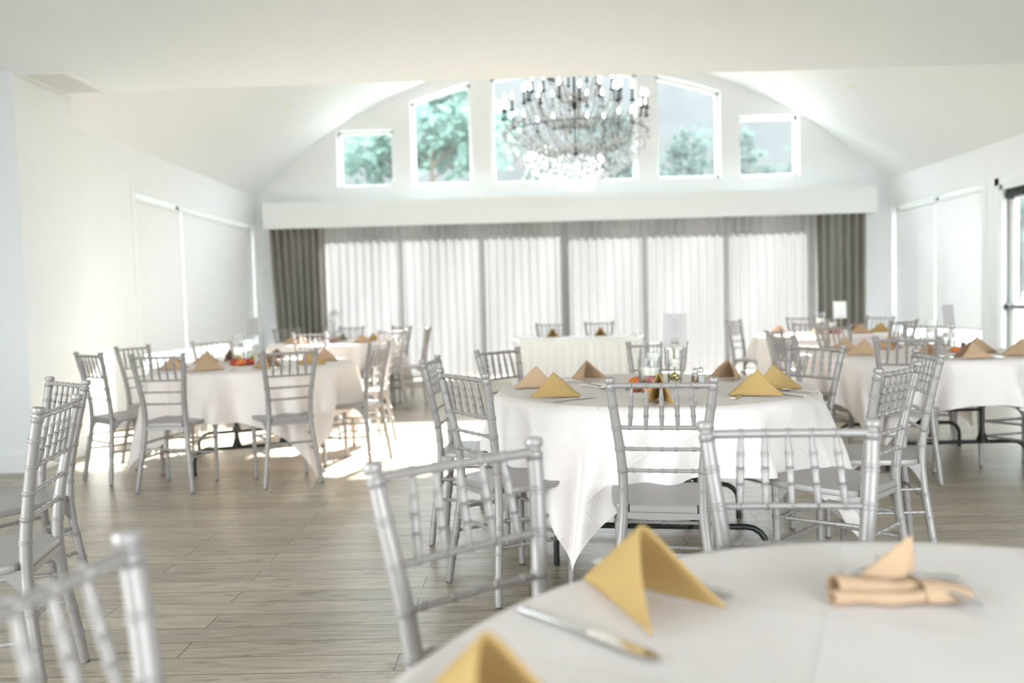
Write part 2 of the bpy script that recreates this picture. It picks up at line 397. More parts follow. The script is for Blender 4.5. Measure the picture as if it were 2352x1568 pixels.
for k, w in enumerate(WIN):
    t = thing('window_%d' % (k + 1), wl[k], 'window', (0, 0, 0)); t['kind'] = 'structure'
    fr = MB(); m_ = 10; o_ = 0.045
    xx = [w[0] + (w[1] - w[0]) * i / m_ for i in range(m_ + 1)]
    y0, y1 = YB + 0.12, YB + 0.18
    fr.box((w[0], y0, w[2]), (w[0] + o_, y1, wtop(k, w[0]))); fr.box((w[1] - o_, y0, w[2]), (w[1], y1, wtop(k, w[1])))
    fr.box((w[0], y0, w[2]), (w[1], y1, w[2] + o_))
    for x0, x1 in zip(xx[:-1], xx[1:]):
        wall_strip(fr, x0, x1, wtop(k, x0) - o_, wtop(k, x1) - o_, wtop(k, x0), wtop(k, x1), y0, y1)
    obj('window_frame', fr, 'frame', t, smooth=False)
    g = MB()
    g.add([(w[0], YB + 0.15, w[2]), (w[1], YB + 0.15, w[2])] + [(x, YB + 0.15, wtop(k, x)) for x in reversed(xx)], [tuple(range(m_ + 3))])
    obj('pane', g, 'hazy', t, smooth=False)

# glazed sliding doors behind the curtains
nd = 6
for k in range(nd):
    x0 = DX0 + (DX1 - DX0) * k / nd; x1 = DX0 + (DX1 - DX0) * (k + 1) / nd
    t = thing('door_%d' % (k + 2), 'tall glazed patio door panel behind the sheer curtains, number %s from the left' % ['one', 'two', 'three', 'four', 'five', 'six'][k], 'door')
    t['kind'] = 'structure'
    fr = MB(); y0, y1 = YB + 0.09, YB + 0.15; s_ = 0.036
    fr.box((x0, y0, 0), (x0 + s_, y1, DZ)); fr.box((x1 - s_, y0, 0), (x1, y1, DZ)); fr.box((x0, y0, 0), (x1, y1, 0.12)); fr.box((x0, y0, DZ - 0.08), (x1, y1, DZ))
    obj('door_frame', fr, 'frame', t, smooth=False)
    g = MB(); g.add([(x0, YB + 0.12, 0.1), (x1, YB + 0.12, 0.1), (x1, YB + 0.12, DZ - 0.05), (x0, YB + 0.12, DZ - 0.05)], [(0, 1, 2, 3)])
    obj('pane', g, 'glass', t, smooth=False)

# side walls
def holed_wall_x(x0, x1, ya, yb, ztop, holes):
    b = MB(); ys = sorted(set([ya, yb] + [h[0] for h in holes] + [h[1] for h in holes]))
    for p, q in zip(ys[:-1], ys[1:]):
        m_ = (p + q) / 2; lo = 0.0
        for h in sorted([h for h in holes if h[0] < m_ < h[1]], key=lambda h: h[2]):
            if h[2] > lo: b.box((x0, p, lo), (x1, q, h[2]))
            lo = h[3]
        b.box((x0, p, lo), (x1, q, ztop))
    return b
LW = [(8.80, 12.70)]
struct('wall_left', holed_wall_x(XL - 0.2, XL, YBEAM - 0.3, YB + 0.05, SPR + 0.12, [(8.80, 12.70, 0.48, 2.50)]), 'wall', label='white left side wall with the two blinds', cat='wall')
struct('wall_right', holed_wall_x(XR, XR + 0.2, YF, YB + 0.05, SPR + 0.12, [(10.22, 12.68, 0.46, 2.52), (8.75, 9.86, 0.0, 2.46)]), 'wall', label='white right side wall with blinds and glass door', cat='wall')
# wall returning to the left in the near room, its end a square pillar
struct('wall_return', MB().box((-5.1, YP, 0), (XP, YBEAM + 0.15, ZC)), 'wall', label='grey shaded wall return at the left edge, facing the near tables', cat='wall')
struct('wall_far_left', holed_wall_x(-5.1, -4.9, YF, YBEAM, ZC, [(-3.7, 1.0, 0.05, 2.7)]), 'wall')  # unseen wall, its place and opening shaped to light the near tables
b = MB()
b.box((-5.1, YF - 0.2, 0), (1.0, YF, ZC)); b.box((5.5, YF - 0.2, 0), (XR + 0.2, YF, ZC)); b.box((1.0, YF - 0.2, 2.75), (5.5, YF, ZC)); b.box((1.0, YF - 0.2, 0), (5.5, YF, 0.1))
struct('wall_front', b, 'wall')  # unseen wall, its opening added and sized to brighten the near tables
# baseboards
b = MB().box((-4.9, YP - 0.015, 0), (XP + 0.015, YP, 0.14)); b.box((XP, YP, 0), (XP + 0.015, YBEAM + 0.15, 0.14))
struct('baseboard_return', b, 'trim', label='white baseboard round the wall return at the left', cat='baseboard')
b = MB().box((XL, YBEAM + 0.1, 0), (XL + 0.015, YB, 0.14)); struct('baseboard_left', b, 'trim')
b = MB().box((XR - 0.015, 9.95, 0), (XR, YB, 0.14)); b.box((XR - 0.015, 5, 0), (XR, 8.6, 0.14)); struct('baseboard_right', b, 'trim')
b = MB().box((XL, YB - 0.015, 0), (DX0, YB, 0.14)); b.box((DX1, YB - 0.015, 0), (XR, YB, 0.14)); struct('baseboard_back', b, 'trim')

# side windows: frames, panes, roller blinds
def side_window(num, x, sgn, y0, y1, z0, z1, mull, lab):
    t = thing('window_%d' % num, lab, 'window'); t['kind'] = 'structure'
    fr = MB(); a, c = x + sgn * 0.07, x + sgn * 0.13; s_ = 0.06
    fr.box((a, y0, z0), (c, y0 + s_, z1)); fr.box((a, y1 - s_, z0), (c, y1, z1)); fr.box((a, y0, z0), (c, y1, z0 + s_)); fr.box((a, y0, z1 - s_), (c, y1, z1))
    for m_ in mull: fr.box((a, m_ - 0.04, z0), (c, m_ + 0.04, z1))
    obj('window_frame', fr, 'frame', t, smooth=False)
    cs = MB(); e = x - sgn * 0.012                                            # casing round the opening
    cs.box((x, y0 - 0.09, z0 - 0.09), (e, y0, z1 + 0.09)); cs.box((x, y1, z0 - 0.09), (e, y1 + 0.09, z1 + 0.09)); cs.box((x, y0, z1), (e, y1, z1 + 0.09)); cs.box((x, y0, z0 - 0.09), (e, y1, z0))
    obj('casing', cs, 'trim', t, smooth=False)
    g = MB(); gx = x + sgn * 0.10
    g.add([(gx, y0, z0), (gx, y1, z0), (gx, y1, z1), (gx, y0, z1)], [(0, 1, 2, 3)]); obj('pane', g, 'glass', t, smooth=False)
side_window(6, XL, -1, 8.80, 12.70, 0.48, 2.50, [10.05], 'left side window behind two white roller blinds')
side_window(7, XR, 1, 10.22, 12.68, 0.46, 2.52, [11.45], 'right side window behind two white roller blinds')
def blind(x, sgn, y0, y1, ztop, zbot, lab, grp, mat='blind'):
    t = thing('roller_blind', lab, 'blind', (0, 0, 0), group=grp)
    xb = x + sgn * 0.03
    rows = [[(xb + sgn * 0.004 * math.sin(3 * i), y0 + (y1 - y0) * j / 6, ztop - (ztop - zbot) * i / 12) for j in range(7)] for i in range(13)]
    obj('fabric', MB().grid(rows), mat, t)
    obj('bottom_bar', MB().box((xb - 0.008, y0, zbot - 0.03), (xb + 0.008, y1, zbot)), 'frame', t, smooth=False)
    obj('roller', MB().sweep([(xb, y0, ztop + 0.0), (xb, y1, ztop + 0.0)], 0.012, 12), 'frame', t)
blind(XL, -1, 8.84, 10.045, 2.44, 0.74, 'white roller blind on the left wall, nearer of the two', 'left wall blinds')
blind(XL, -1, 10.07, 12.68, 2.44, 0.74, 'white roller blind on the left wall, next to the curtain corner', 'left wall blinds')
blind(XR, 1, 10.23, 11.44, 2.46, 0.70, 'glowing white roller blind on the right wall, next to the glass door', 'right wall blinds', 'blind_bright')
blind(XR, 1, 11.45, 12.64, 2.46, 0.70, 'glowing white roller blind on the right wall, next to the grey drape', 'right wall blinds', 'blind_bright')

# glass door on the right with closer and push bar
t = thing('door_1', 'glazed exit door with dark closer and push bar at the right edge', 'door'); t['kind'] = 'structure'
y0, y1 = 8.80, 9.81; a, c = XR + 0.08, XR + 0.13
fr = MB().box((a, y0, 0.01), (c, y0 + 0.11, 2.40)); fr.box((a, y1 - 0.11, 0.01), (c, y1, 2.40)); fr.box((a, y0, 0.01), (c, y1, 0.22)); fr.box((a, y0, 2.28), (c, y1, 2.40))
obj('door_leaf', fr, 'frame', t, smooth=False)
jb = MB().box((XR, 9.81, 0), (XR + 0.2, 9.86, 2.46)); jb.box((XR, 8.75, 0), (XR + 0.2, 8.80, 2.46)); jb.box((XR, 8.75, 2.40), (XR + 0.2, 9.86, 2.46))
jb.box((XR - 0.012, 9.86, 0), (XR, 9.95, 2.55)); jb.box((XR - 0.012, 8.66, 0), (XR, 8.75, 2.55)); jb.box((XR - 0.012, 8.66, 2.46), (XR, 9.95, 2.55))
obj('door_frame', jb, 'trim', t, smooth=False)
ws = MB().box((XR + 0.06, 9.80, 0.0), (XR + 0.08, 9.822, 2.41)); ws.box((XR + 0.06, 8.79, 2.395), (XR + 0.08, 9.82, 2.41)); obj('weather_strip', ws, 'grey_metal', t, smooth=False)
g = MB().add([(XR + 0.105, y0 + .1, 0.2), (XR + 0.105, y1 - .1, 0.2), (XR + 0.105, y1 - .1, 2.3), (XR + 0.105, y0 + .1, 2.3)], [(0, 1, 2, 3)]); obj('pane', g, 'glass', t, smooth=False)
obj('push_bar', MB().box((XR + 0.02, y0 + 0.06, 0.955), (XR + 0.05, y1 - 0.02, 1.01)).box((XR + 0.02, y1 - 0.09, 0.95), (XR + 0.08, y1 - 0.03, 1.02)).box((XR + 0.02, y0 + 0.06, 0.95), (XR + 0.08, y0 + 0.11, 1.02)), 'grey_metal', t, smooth=False)
obj('door_closer', MB().box((XR + 0.015, y1 - 0.40, 2.29), (XR + 0.08, y1 - 0.03, 2.36)), 'dark_metal', t, smooth=False)
obj('closer_arm', MB().sweep([(XR + 0.03, y1 - 0.10, 2.365), (XR - 0.03, y1 - 0.40, 2.37), (XR + 0.02, y1 - 0.75, 2.37)], 0.010, 8).box((XR + 0.02, y1 - 0.95, 2.376), (XR + 0.05, y1 - 0.04, 2.398)), 'dark_metal', t)

# valance over the curtains
t = thing('curtain_valance', 'long white panelled box valance over the curtains', 'valance')
vx0, vx1, vy, vz0, vz1 = -4.02, 5.514, 12.45, 2.43, 2.825
obj('front_board', MB().box((vx0, vy, vz0), (vx1, vy + 0.03, vz1)).box((vx0, vy + 0.03, vz0), (vx0 + 0.03, YB - 0.002, vz1)).box((vx1 - 0.03, vy + 0.03, vz0), (vx1, YB - 0.002, vz1)).box((vx0 + 0.03, vy + 0.03, vz1 - 0.03), (vx1 - 0.03, YB - 0.002, vz1)), 'trim', t, smooth=False)
pan = [(-3.93, -3.20), (-3.02, -2.05), (-1.955, -1.755), (-1.65, -0.66), (-0.52, 0.47), (0.565, 0.775), (0.865, 1.85), (1.99, 3.04), (3.12, 3.34), (3.42, 4.46), (4.63, 5.42)]
for p, q in pan:
    f_ = MB(); z0, z1, w_, y0 = vz0 + 0.09, vz1 - 0.085, 0.022, vy - 0.008
    f_.box((p, y0, z0), (q, vy, z0 + w_)); f_.box((p, y0, z1 - w_), (q, vy, z1)); f_.box((p, y0, z0 + w_), (p + w_, vy, z1 - w_)); f_.box((q - w_, y0, z0 + w_), (q, vy, z1 - w_))
    obj('panel_moulding', f_, 'trim', t, smooth=False)

# curtains
def curtain(name, x0, x1, y, lam, amp, mat, lab, seed, grp, gather=0.0, ztop=2.62):
    r_ = random.Random(seed); n_ = int((x1 - x0) / lam * 14); nz = 14; rows = []
    ph = [r_.uniform(-0.5, 0.5) for _ in range(200)]; am = [r_.uniform(0.7, 1.2) for _ in range(200)]
    for i in range(nz + 1):
        z = ztop + (0.025 - ztop) * i / nz; f_ = i / nz; row = []
        for j in range(n_ + 1):
            u = j / n_; x = x0 + (x1 - x0) * u; k = x / lam; kk = int(math.floor(k)) % 200
            a = am[kk] * (1 - (k % 1)) + am[(kk + 1) % 200] * (k % 1); p_ = ph[kk] * (1 - (k % 1)) + ph[(kk + 1) % 200] * (k % 1)
            yy = y + amp * a * math.sin(2 * PI * k + p_ * f_ * 3.0) + 0.012 * math.sin(7 * k + 4 * f_)
            xx = x + 0.35 * lam * p_ * f_ + gather * f_ * (1 - u if gather > 0 else u)
            row.append((xx, yy, z))
        rows.append(row)
    o = obj(name, MB().grid(rows), mat, angle=180)
    return tag(o, lab, 'curtain', grp)
curtain('sheer_curtain', -3.10, 0.76, 12.68, 0.132, 0.036, 'sheer', 'backlit sheer grey curtain, left half of the pair', 1, 'sheer curtains')
curtain('sheer_curtain', 0.64, 4.62, 12.60, 0.132, 0.036, 'sheer', 'backlit sheer grey curtain, right half of the pair', 2, 'sheer curtains')
curtain('drape', -3.96, -3.10, 12.58, 0.112, 0.068, 'drape', 'dark grey bunched drape at the left end of the curtains', 3, 'dark drapes', gather=0.10)
curtain('drape', 4.60, 5.40, 12.58, 0.125, 0.068, 'drape', 'dark grey bunched drape at the right end of the curtains', 4, 'dark drapes')

# ceiling vent and recessed lights
t = thing('ceiling_vent', 'white slotted air vent in the low ceiling by the left wall', 'vent', (-3.53, 6.25, ZC))
obj('vent_frame', MB().box((-0.19, -0.29, -0.022), (0.19, -0.26, 0)).box((-0.19, 0.26, -0.022), (0.19, 0.29, 0)).box((-0.19, -0.26, -0.022), (-0.16, 0.26, 0)).box((0.16, -0.26, -0.022), (0.19, 0.26, 0)), 'trim', t, smooth=False)
sl = MB()
for i in range(16): sl.box((-0.16, -0.25 + i * 0.0325, -0.014), (0.16, -0.232 + i * 0.0325, -0.004))
obj('slats', sl, 'vent', t, smooth=False)
for px, py, lab in ((-3.118, 10.89, 'recessed round ceiling light on the left slope of the vault'), (4.566, 11.05, 'recessed round ceiling light on the right slope of the vault')):
    pz = vault(px); t = thing('recessed_light', lab, 'ceiling light', (px, py, pz), group='recessed lights')
    nrm = Vector((-(px - XC), 0, -(pz + 2.03))).normalized()
    t.rotation_mode = 'QUATERNION'; t.rotation_quaternion = Vector((0, 0, -1)).rotation_difference(nrm)
    obj('trim_ring', MB().lathe([(0.075, -0.004), (0.105, -0.006), (0.11, 0.0), (0.07, 0.0)], 32, cap=False), 'trim', t)
    obj('lens', MB().lathe([(0.001, -0.003), (0.075, -0.003)], 32, cap=False), 'wax', t)

# ------------------------------------------------------------------ chairs
def lerp(tab, z):
    for (z0, a0), (z1, a1) in zip(tab[:-1], tab[1:]):
        if z0 <= z <= z1:
            return a0 + (a1 - a0) * (z - z0) / (z1 - z0)
    return tab[-1][1] if z > tab[-1][0] else tab[0][1]
PX = [(0, 0.189), (0.08, 0.180), (0.16, 0.171), (0.25, 0.159), (0.34, 0.148), (0.42, 0.1405), (0.48, 0.1385), (0.53, 0.1385), (0.585, 0.140), (0.664, 0.147), (0.742, 0.157), (0.82, 0.167), (0.92, 0.1775)]
PY = [(0, 0.0), (0.08, 0.008), (0.16, 0.018), (0.25, 0.030), (0.34, 0.041), (0.42, 0.047), (0.48, 0.047), (0.53, 0.044), (0.585, 0.038), (0.664, 0.026), (0.742, 0.012), (0.82, -0.003), (0.92, -0.024)]
def post_pt(s, z): return Vector((s * lerp(PX, z), lerp(PY, z), z))
def ringed(base, zs, rings, f, gap=0.0080, h=0.0024, w=0.0036):
    """radius list with double rings"""
    prof = [(z, f(z)) for z in zs]
    for rz_ in rings:
        for c in (rz_ - gap * 0.55, rz_ + gap * 0.55):
            prof += [(c - w, f(c)), (c - w * 0.5, f(c) + h), (c + w * 0.5, f(c) + h), (c + w, f(c))]
    return sorted(prof)
def make_post(s):
    f = lambda z: 0.0150 + 0.0028 * max(0.0, min(1.0, (0.55 - abs(z - 0.45)) / 0.55)) if z < 0.9 else 0.0152
    zs = [0.0, 0.02, 0.06, 0.1, 0.14, 0.18, 0.22, 0.26, 0.3, 0.34, 0.38, 0.42, 0.46, 0.5, 0.54, 0.58, 0.62, 0.66, 0.7, 0.74, 0.78, 0.82, 0.86, 0.88]
    prof = ringed(0, zs, [0.11, 0.20, 0.30, 0.515, 0.585, 0.664, 0.742, 0.82, 0.884], f)
    prof += [(0.893, 0.0150), (0.897, 0.0128), (0.901, 0.0128), (0.904, 0.0170), (0.908, 0.0186), (0.916, 0.0186), (0.920, 0.0165), (0.9215, 0.010)]
    prof[0] = (0.0, 0.0128)
    return MB().sweep([post_pt(s, z) for z, _ in prof], [r for _, r in prof], 16, up=(1, 0, 0))
def bar(a, b, r, rings, seg=10, h=0.0019):
    a = Vector(a); b = Vector(b); L = (b - a).length
    prof = [(0.0, r), (L, r)]
    for t_ in rings:
        for c in (t_ * L - 0.0035, t_ * L + 0.0035):
            prof += [(c - 0.003, r), (c - 0.0015, r + h), (c + 0.0015, r + h), (c + 0.003, r)]
    prof.sort()
    return MB().sweep([a + (b - a) * (p / L) for p, _ in prof], [q for _, q in prof], seg)
def arc_bar(a, b, r, rings, bow, seg=12, h=0.0020):
    a = Vector(a); b = Vector(b); L = (b - a).length; prof = [(L * i / 12, r) for i in range(13)]
    for t_ in rings:
        for c in (t_ * L - 0.0035, t_ * L + 0.0035):
            prof += [(c - 0.003, r), (c - 0.0015, r + h), (c + 0.0015, r + h), (c + 0.003, r)]
    prof.sort()
    return MB().sweep([a + (b - a) * (p / L) + Vector((0, -bow * 4 * (p / L) * (1 - p / L), 0)) for p, _ in prof], [q for _, q in prof], seg)
def make_seat():
    # plan outline, rear to front, right half then mirrored
    half = [(0.118, 0.036), (0.122, 0.058), (0.150, 0.064), (0.164, 0.070), (0.176, 0.090), (0.186, 0.14), (0.194, 0.22), (0.199, 0.30), (0.201, 0.355), (0.199, 0.385), (0.191, 0.404), (0.176, 0.414), (0.14, 0.419), (0.07, 0.422)]
    poly = half + [(-x, y) for x, y in reversed(half)]
    b = MB(); n_ = len(poly); cx, cy_ = 0.0, 0.23
    def ring(z, k): return [(cx + (x - cx) * k, cy_ + (y - cy_) * k, z) for x, y in poly]
    rs = [ring(0.433, 0.975), ring(0.436, 0.995), ring(0.446, 1.0), ring(0.455, 0.995), ring(0.459, 0.975), ring(0.4585, 0.80), ring(0.4575, 0.45), ring(0.457, 0.1)]
    vs = [p for r_ in rs for p in r_]
    fs = [(i * n_ + j, i * n_ + (j + 1) % n_, (i + 1) * n_ + (j + 1) % n_, (i + 1) * n_ + j) for i in range(len(rs) - 1) for j in range(n_)]
    fs += [tuple(range(n_ - 1, -1, -1)), tuple((len(rs) - 1) * n_ + j for j in range(n_))]
    return b.add(vs, fs)
def make_brackets():
    # arched side brackets under the seat, by the posts and by the front legs
    out_ = []
    for s in (-1, 1):
        for (ya, yb, x0, x1) in ((0.055, 0.125, 0.149, 0.166), (0.372, 0.310, 0.180, 0.178)):
            prof = []; b = MB()
            for i in range(7):
                t_ = i / 6; y = ya + (yb - ya) * t_; z = 0.437 - 0.075 * (1 - math.sin(t_ * PI / 2)) - 0.006
                prof.append((y, z))
            for (p, q) in zip(prof[:-1], prof[1:]):
                xa = s * (x0 + (x1 - x0) * (p[0] - ya) / (yb - ya)); xb = s * (x0 + (x1 - x0) * (q[0] - ya) / (yb - ya)); w_ = 0.007
                b.add([(xa - w_, p[0], p[1]), (xa + w_, p[0], p[1]), (xb + w_, q[0], q[1]), (xb - w_, q[0], q[1]), (xa - w_, p[0], 0.437), (xa + w_, p[0], 0.437), (xb + w_, q[0], 0.437), (xb - w_, q[0], 0.437)],
                      [(0, 1, 2, 3), (4, 7, 6, 5), (0, 3, 7, 4), (1, 5, 6, 2), (0, 4, 5, 1), (3, 2, 6, 7)])
            out_.append(b)
    return out_
def front_leg(s):
    f = lambda z: 0.0125 + 0.0035 * z / 0.437
    prof = ringed(0, [0, 0.1, 0.2, 0.3, 0.437], [0.11, 0.21, 0.31, 0.40], f)
    return MB().sweep([(s * (0.1757 + 0.006 * z / 0.437), 0.378 + 0.006 * z / 0.437, z) for z, _ in prof], [r for _, r in prof], 14)
def make_chair():
    t = thing('chiavari_chair', '', 'chair')
    obj('seat', make_seat(), 'silver', t, angle=35)
    obj('apron', MB().box((-0.128, 0.036, 0.412), (0.128, 0.056, 0.434)), 'silver', t, smooth=False)
    obj('apron', MB().box((-0.17, 0.372, 0.415), (0.17, 0.388, 0.437)), 'silver', t, smooth=False)
    for b in make_brackets(): obj('bracket', b, 'silver', t, angle=35)
    for s in (-1, 1): obj('back_post', make_post(s), 'silver', t)
    for s in (-1, 1): obj('leg', front_leg(s), 'silver', t)
    for s in (-1, 1):
        a = post_pt(s, 0.001); obj('foot_cap', MB().lathe([(0.0134, 0), (0.0134, 0.006)], 12, c=(a.x, a.y, 0)), 'rubber', t)
        obj('foot_cap', MB().lathe([(0.0131, 0), (0.0131, 0.006)], 12, c=(s * 0.1757, 0.378, 0)), 'rubber', t)
    ra = [0.13, 0.315, 0.5, 0.685, 0.87]
    sp = [0.198, 0.350, 0.5, 0.650, 0.802]
    A, B = post_pt(-1, 0.893), post_pt(1, 0.893); A.x = -0.166; B.x = 0.166
    obj('top_rail', arc_bar(A, B, 0.0092, sp, 0.006, 14), 'silver', t)
    zs = [0.742, 0.664, 0.585]; rl = []
    for z in zs:
        a_, b_ = post_pt(-1, z), post_pt(1, z)
        obj('back_rail', arc_bar(a_, b_, 0.0072 if z > 0.7 else 0.0066, [0.13, 0.34, 0.5, 0.66, 0.87] if z < 0.7 else [0.15, 0.325, 0.5, 0.675, 0.85], 0.005), 'silver', t)
    for k in range(5):
        u = sp[k]; ub = 0.15 + 0.175 * k
        a_ = A + (B - A) * u + Vector((0, -0.006 * 4 * u * (1 - u), 0)); c_ = post_pt(-1, 0.742); d_ = post_pt(1, 0.742)
        e_ = c_ + (d_ - c_) * ub + Vector((0, -0.005 * 4 * ub * (1 - ub), 0))
        L = (a_ - e_).length
        prof = [(0, 0.0048), (0.05, 0.0068), (0.30, 0.0078), (0.52, 0.0080), (0.72, 0.0076), (0.95, 0.0055), (1.0, 0.0046)]
        out_ = []
        for q, r_ in prof: out_.append((q, r_))
        for cc in (0.28, 0.50, 0.72):
            for c in (cc - 0.022, cc + 0.022):
                rr_ = lerp(prof, c); out_ += [(c - 0.018, rr_), (c - 0.009, rr_ + 0.0019), (c + 0.009, rr_ + 0.0019), (c + 0.018, rr_)]
        out_.sort()
        obj('spindle', MB().sweep([e_ + (a_ - e_) * q for q, _ in out_], [r_ for _, r_ in out_], 10), 'silver', t)
    rg = [0.12, 0.31, 0.5, 0.69, 0.88]
    for z in (0.305, 0.205): obj('stretcher', bar((-0.178, 0.38, z), (0.178, 0.38, z), 0.0075, rg), 'silver', t)
    for s in (-1, 1):
        for zr, zf in ((0.325, 0.31), (0.225, 0.21)):
            p = post_pt(s, zr); obj('stretcher', bar((p.x, p.y, p.z), (s * 0.178, 0.38, zf), 0.0075, rg), 'silver', t)
    p, q = post_pt(-1, 0.285), post_pt(1, 0.285); obj('stretcher', bar(p, q, 0.0075, rg), 'silver', t)
    return t
CHAIRS = [
 # x, y, facing (deg), label, group
 (0.472, 2.756, -10, 'silver chiavari chair with its back to us, centred at the middle round table', 'T2'),
 (-0.235, 3.211, -54, 'silver chiavari chair at the left front of the middle table, seat turned right', 'T2'),
 (-0.460, 4.076, -96, 'silver chiavari chair half hidden behind the left front chair of the middle table', 'T2'),
 (-0.140, 4.735, -132, 'silver chiavari chair behind the gold napkins, left rear of the middle table', 'T2'),
 (0.834, 5.010, 170, 'silver chiavari chair behind the vases of the middle table', 'T2'),
 (1.580, 4.379, 121, 'silver chiavari chair at the right rear of the middle table, beside the yellow napkins', 'T2'),
 (1.812, 3.640, 80, 'silver chiavari chair on the right of the middle table, farther of the two facing left', 'T2'),
 (1.384, 3.004, 43, 'silver chiavari chair at the right front of the middle table, seat facing left', 'T2'),
 (0.565, 1.698, 176, 'silver chiavari chair across the foreground table, its back square to us', 'T1'),
 (-0.113, 1.454, 217, 'blurred silver chiavari chair tilted at the left rim of the foreground table', 'T1'),
 (-0.505, 0.790, 260, 'very blurred silver chair back in the bottom left corner', 'T1'),
 (-1.486, 2.468, 103, 'silver chiavari chair at the left edge, nearer of the overlapping pair', 'left'),
 (-1.937, 3.298, 142, 'silver chiavari chair at the left edge, farther of the overlapping pair', 'left'),
 (-3.023, 5.518, -36, 'silver chiavari chair at the far left of the left table, beside the wall', 'T3'),
 (-3.164, 6.431, -106, 'silver chiavari chair by the wall behind the leftmost chair of the left table', 'T3'),
 (-2.375, 5.136, -4, 'silver chiavari chair with its back to us at the left front of the left table', 'T3'),
 (-1.565, 5.279, 29, 'silver chiavari chair with its back to us at the right front of the left table', 'T3'),
 (-1.103, 5.987, 76, 'silver chiavari chair side-on at the right of the left table, in the sun patch', 'T3'),
 (-1.248, 7.106, 122, 'silver chiavari chair with sunlit seat behind the side-on chair of the left table', 'T3'),
 (-2.795, 7.121, 224, 'silver chiavari chair glowing below the left blinds, behind the left table', 'T3'),
 (-2.328, 8.649, 5, 'sunlit chiavari chair between the left table and the table at the left drape', 'T4'),
 (-1.494, 8.987, 44, 'sunlit chiavari chair at the right front of the table at the left drape', 'T4'),
 (-1.632, 10.589, 142, 'pale chiavari chair at the right rear of the table at the left drape', 'T4'),
 (-1.169, 9.601, 89, 'pale chiavari chair seen edge-on in front of the sheer curtain', 'T4'),
 (-3.175, 10.666, 212, 'pale chiavari chair against the dark left drape', 'T4'),
 (-2.378, 10.940, 166, 'faint chiavari chair against the sheer curtain behind the left drape table', 'T4'),
 (0.345, 10.16, 184, 'faint chiavari chair behind the skirted table, left of the pair', 'T5'),
 (0.965, 10.16, 180, 'faint chiavari chair behind the skirted table, right of the pair', 'T5'),
 (2.521, 9.517, 228, 'pale chiavari chair seen edge-on at the left of the far right table', 'T7'),
 (3.495, 10.060, 181, 'faint chiavari chair behind the far right table against the sheer curtain', 'T7'),
 (2.859, 7.969, -41, 'pale chiavari chair at the left front of the far right table', 'T7'),
 (4.254, 9.571, 122, 'pale chiavari chair at the right rear of the far right table by the corner', 'T7'),
 (3.760, 7.960, 24, 'pale chiavari chair at the right front of the far right table', 'T7'),
 (2.672, 6.880, 199, 'pale chiavari chair between the two right tables, behind the tan napkins', 'T6'),
 (2.031, 6.423, 234, 'pale chiavari chair at the left rear of the right table, partly covered', 'T6'),
 (1.838, 5.627, 276, 'pale chiavari chair at the left of the right table, turned sideways', 'T6'),
 (3.400, 6.750, 156, 'pale chiavari chair behind the right table in front of the right blind', 'T6'),
 (2.370, 4.960, -24, 'silver chiavari chair with its back to us at the front of the right table', 'T6'),
 (3.344, 5.080, 14, 'silver chiavari chair cut off by the right edge, only seat and legs in view', 'T6'),
]
GN = {'T1': 'chairs at the foreground table', 'T2': 'chairs at the middle table', 'T3': 'chairs at the left table', 'T4': 'chairs at the table by the left drape', 'T5': 'chairs at the skirted table',
      'T6': 'chairs at the right table', 'T7': 'chairs at the far right table', 'left': 'chairs along the left edge'}
chair0 = make_chair()
for i, (x, y, a, lab, g_) in enumerate(CHAIRS):
    c = chair0 if i == 0 else copy_tree(chair0)
    c.location = (x, y, 0); c.rotation_euler.z = math.radians(a); c['label'] = lab; c['group'] = GN[g_]

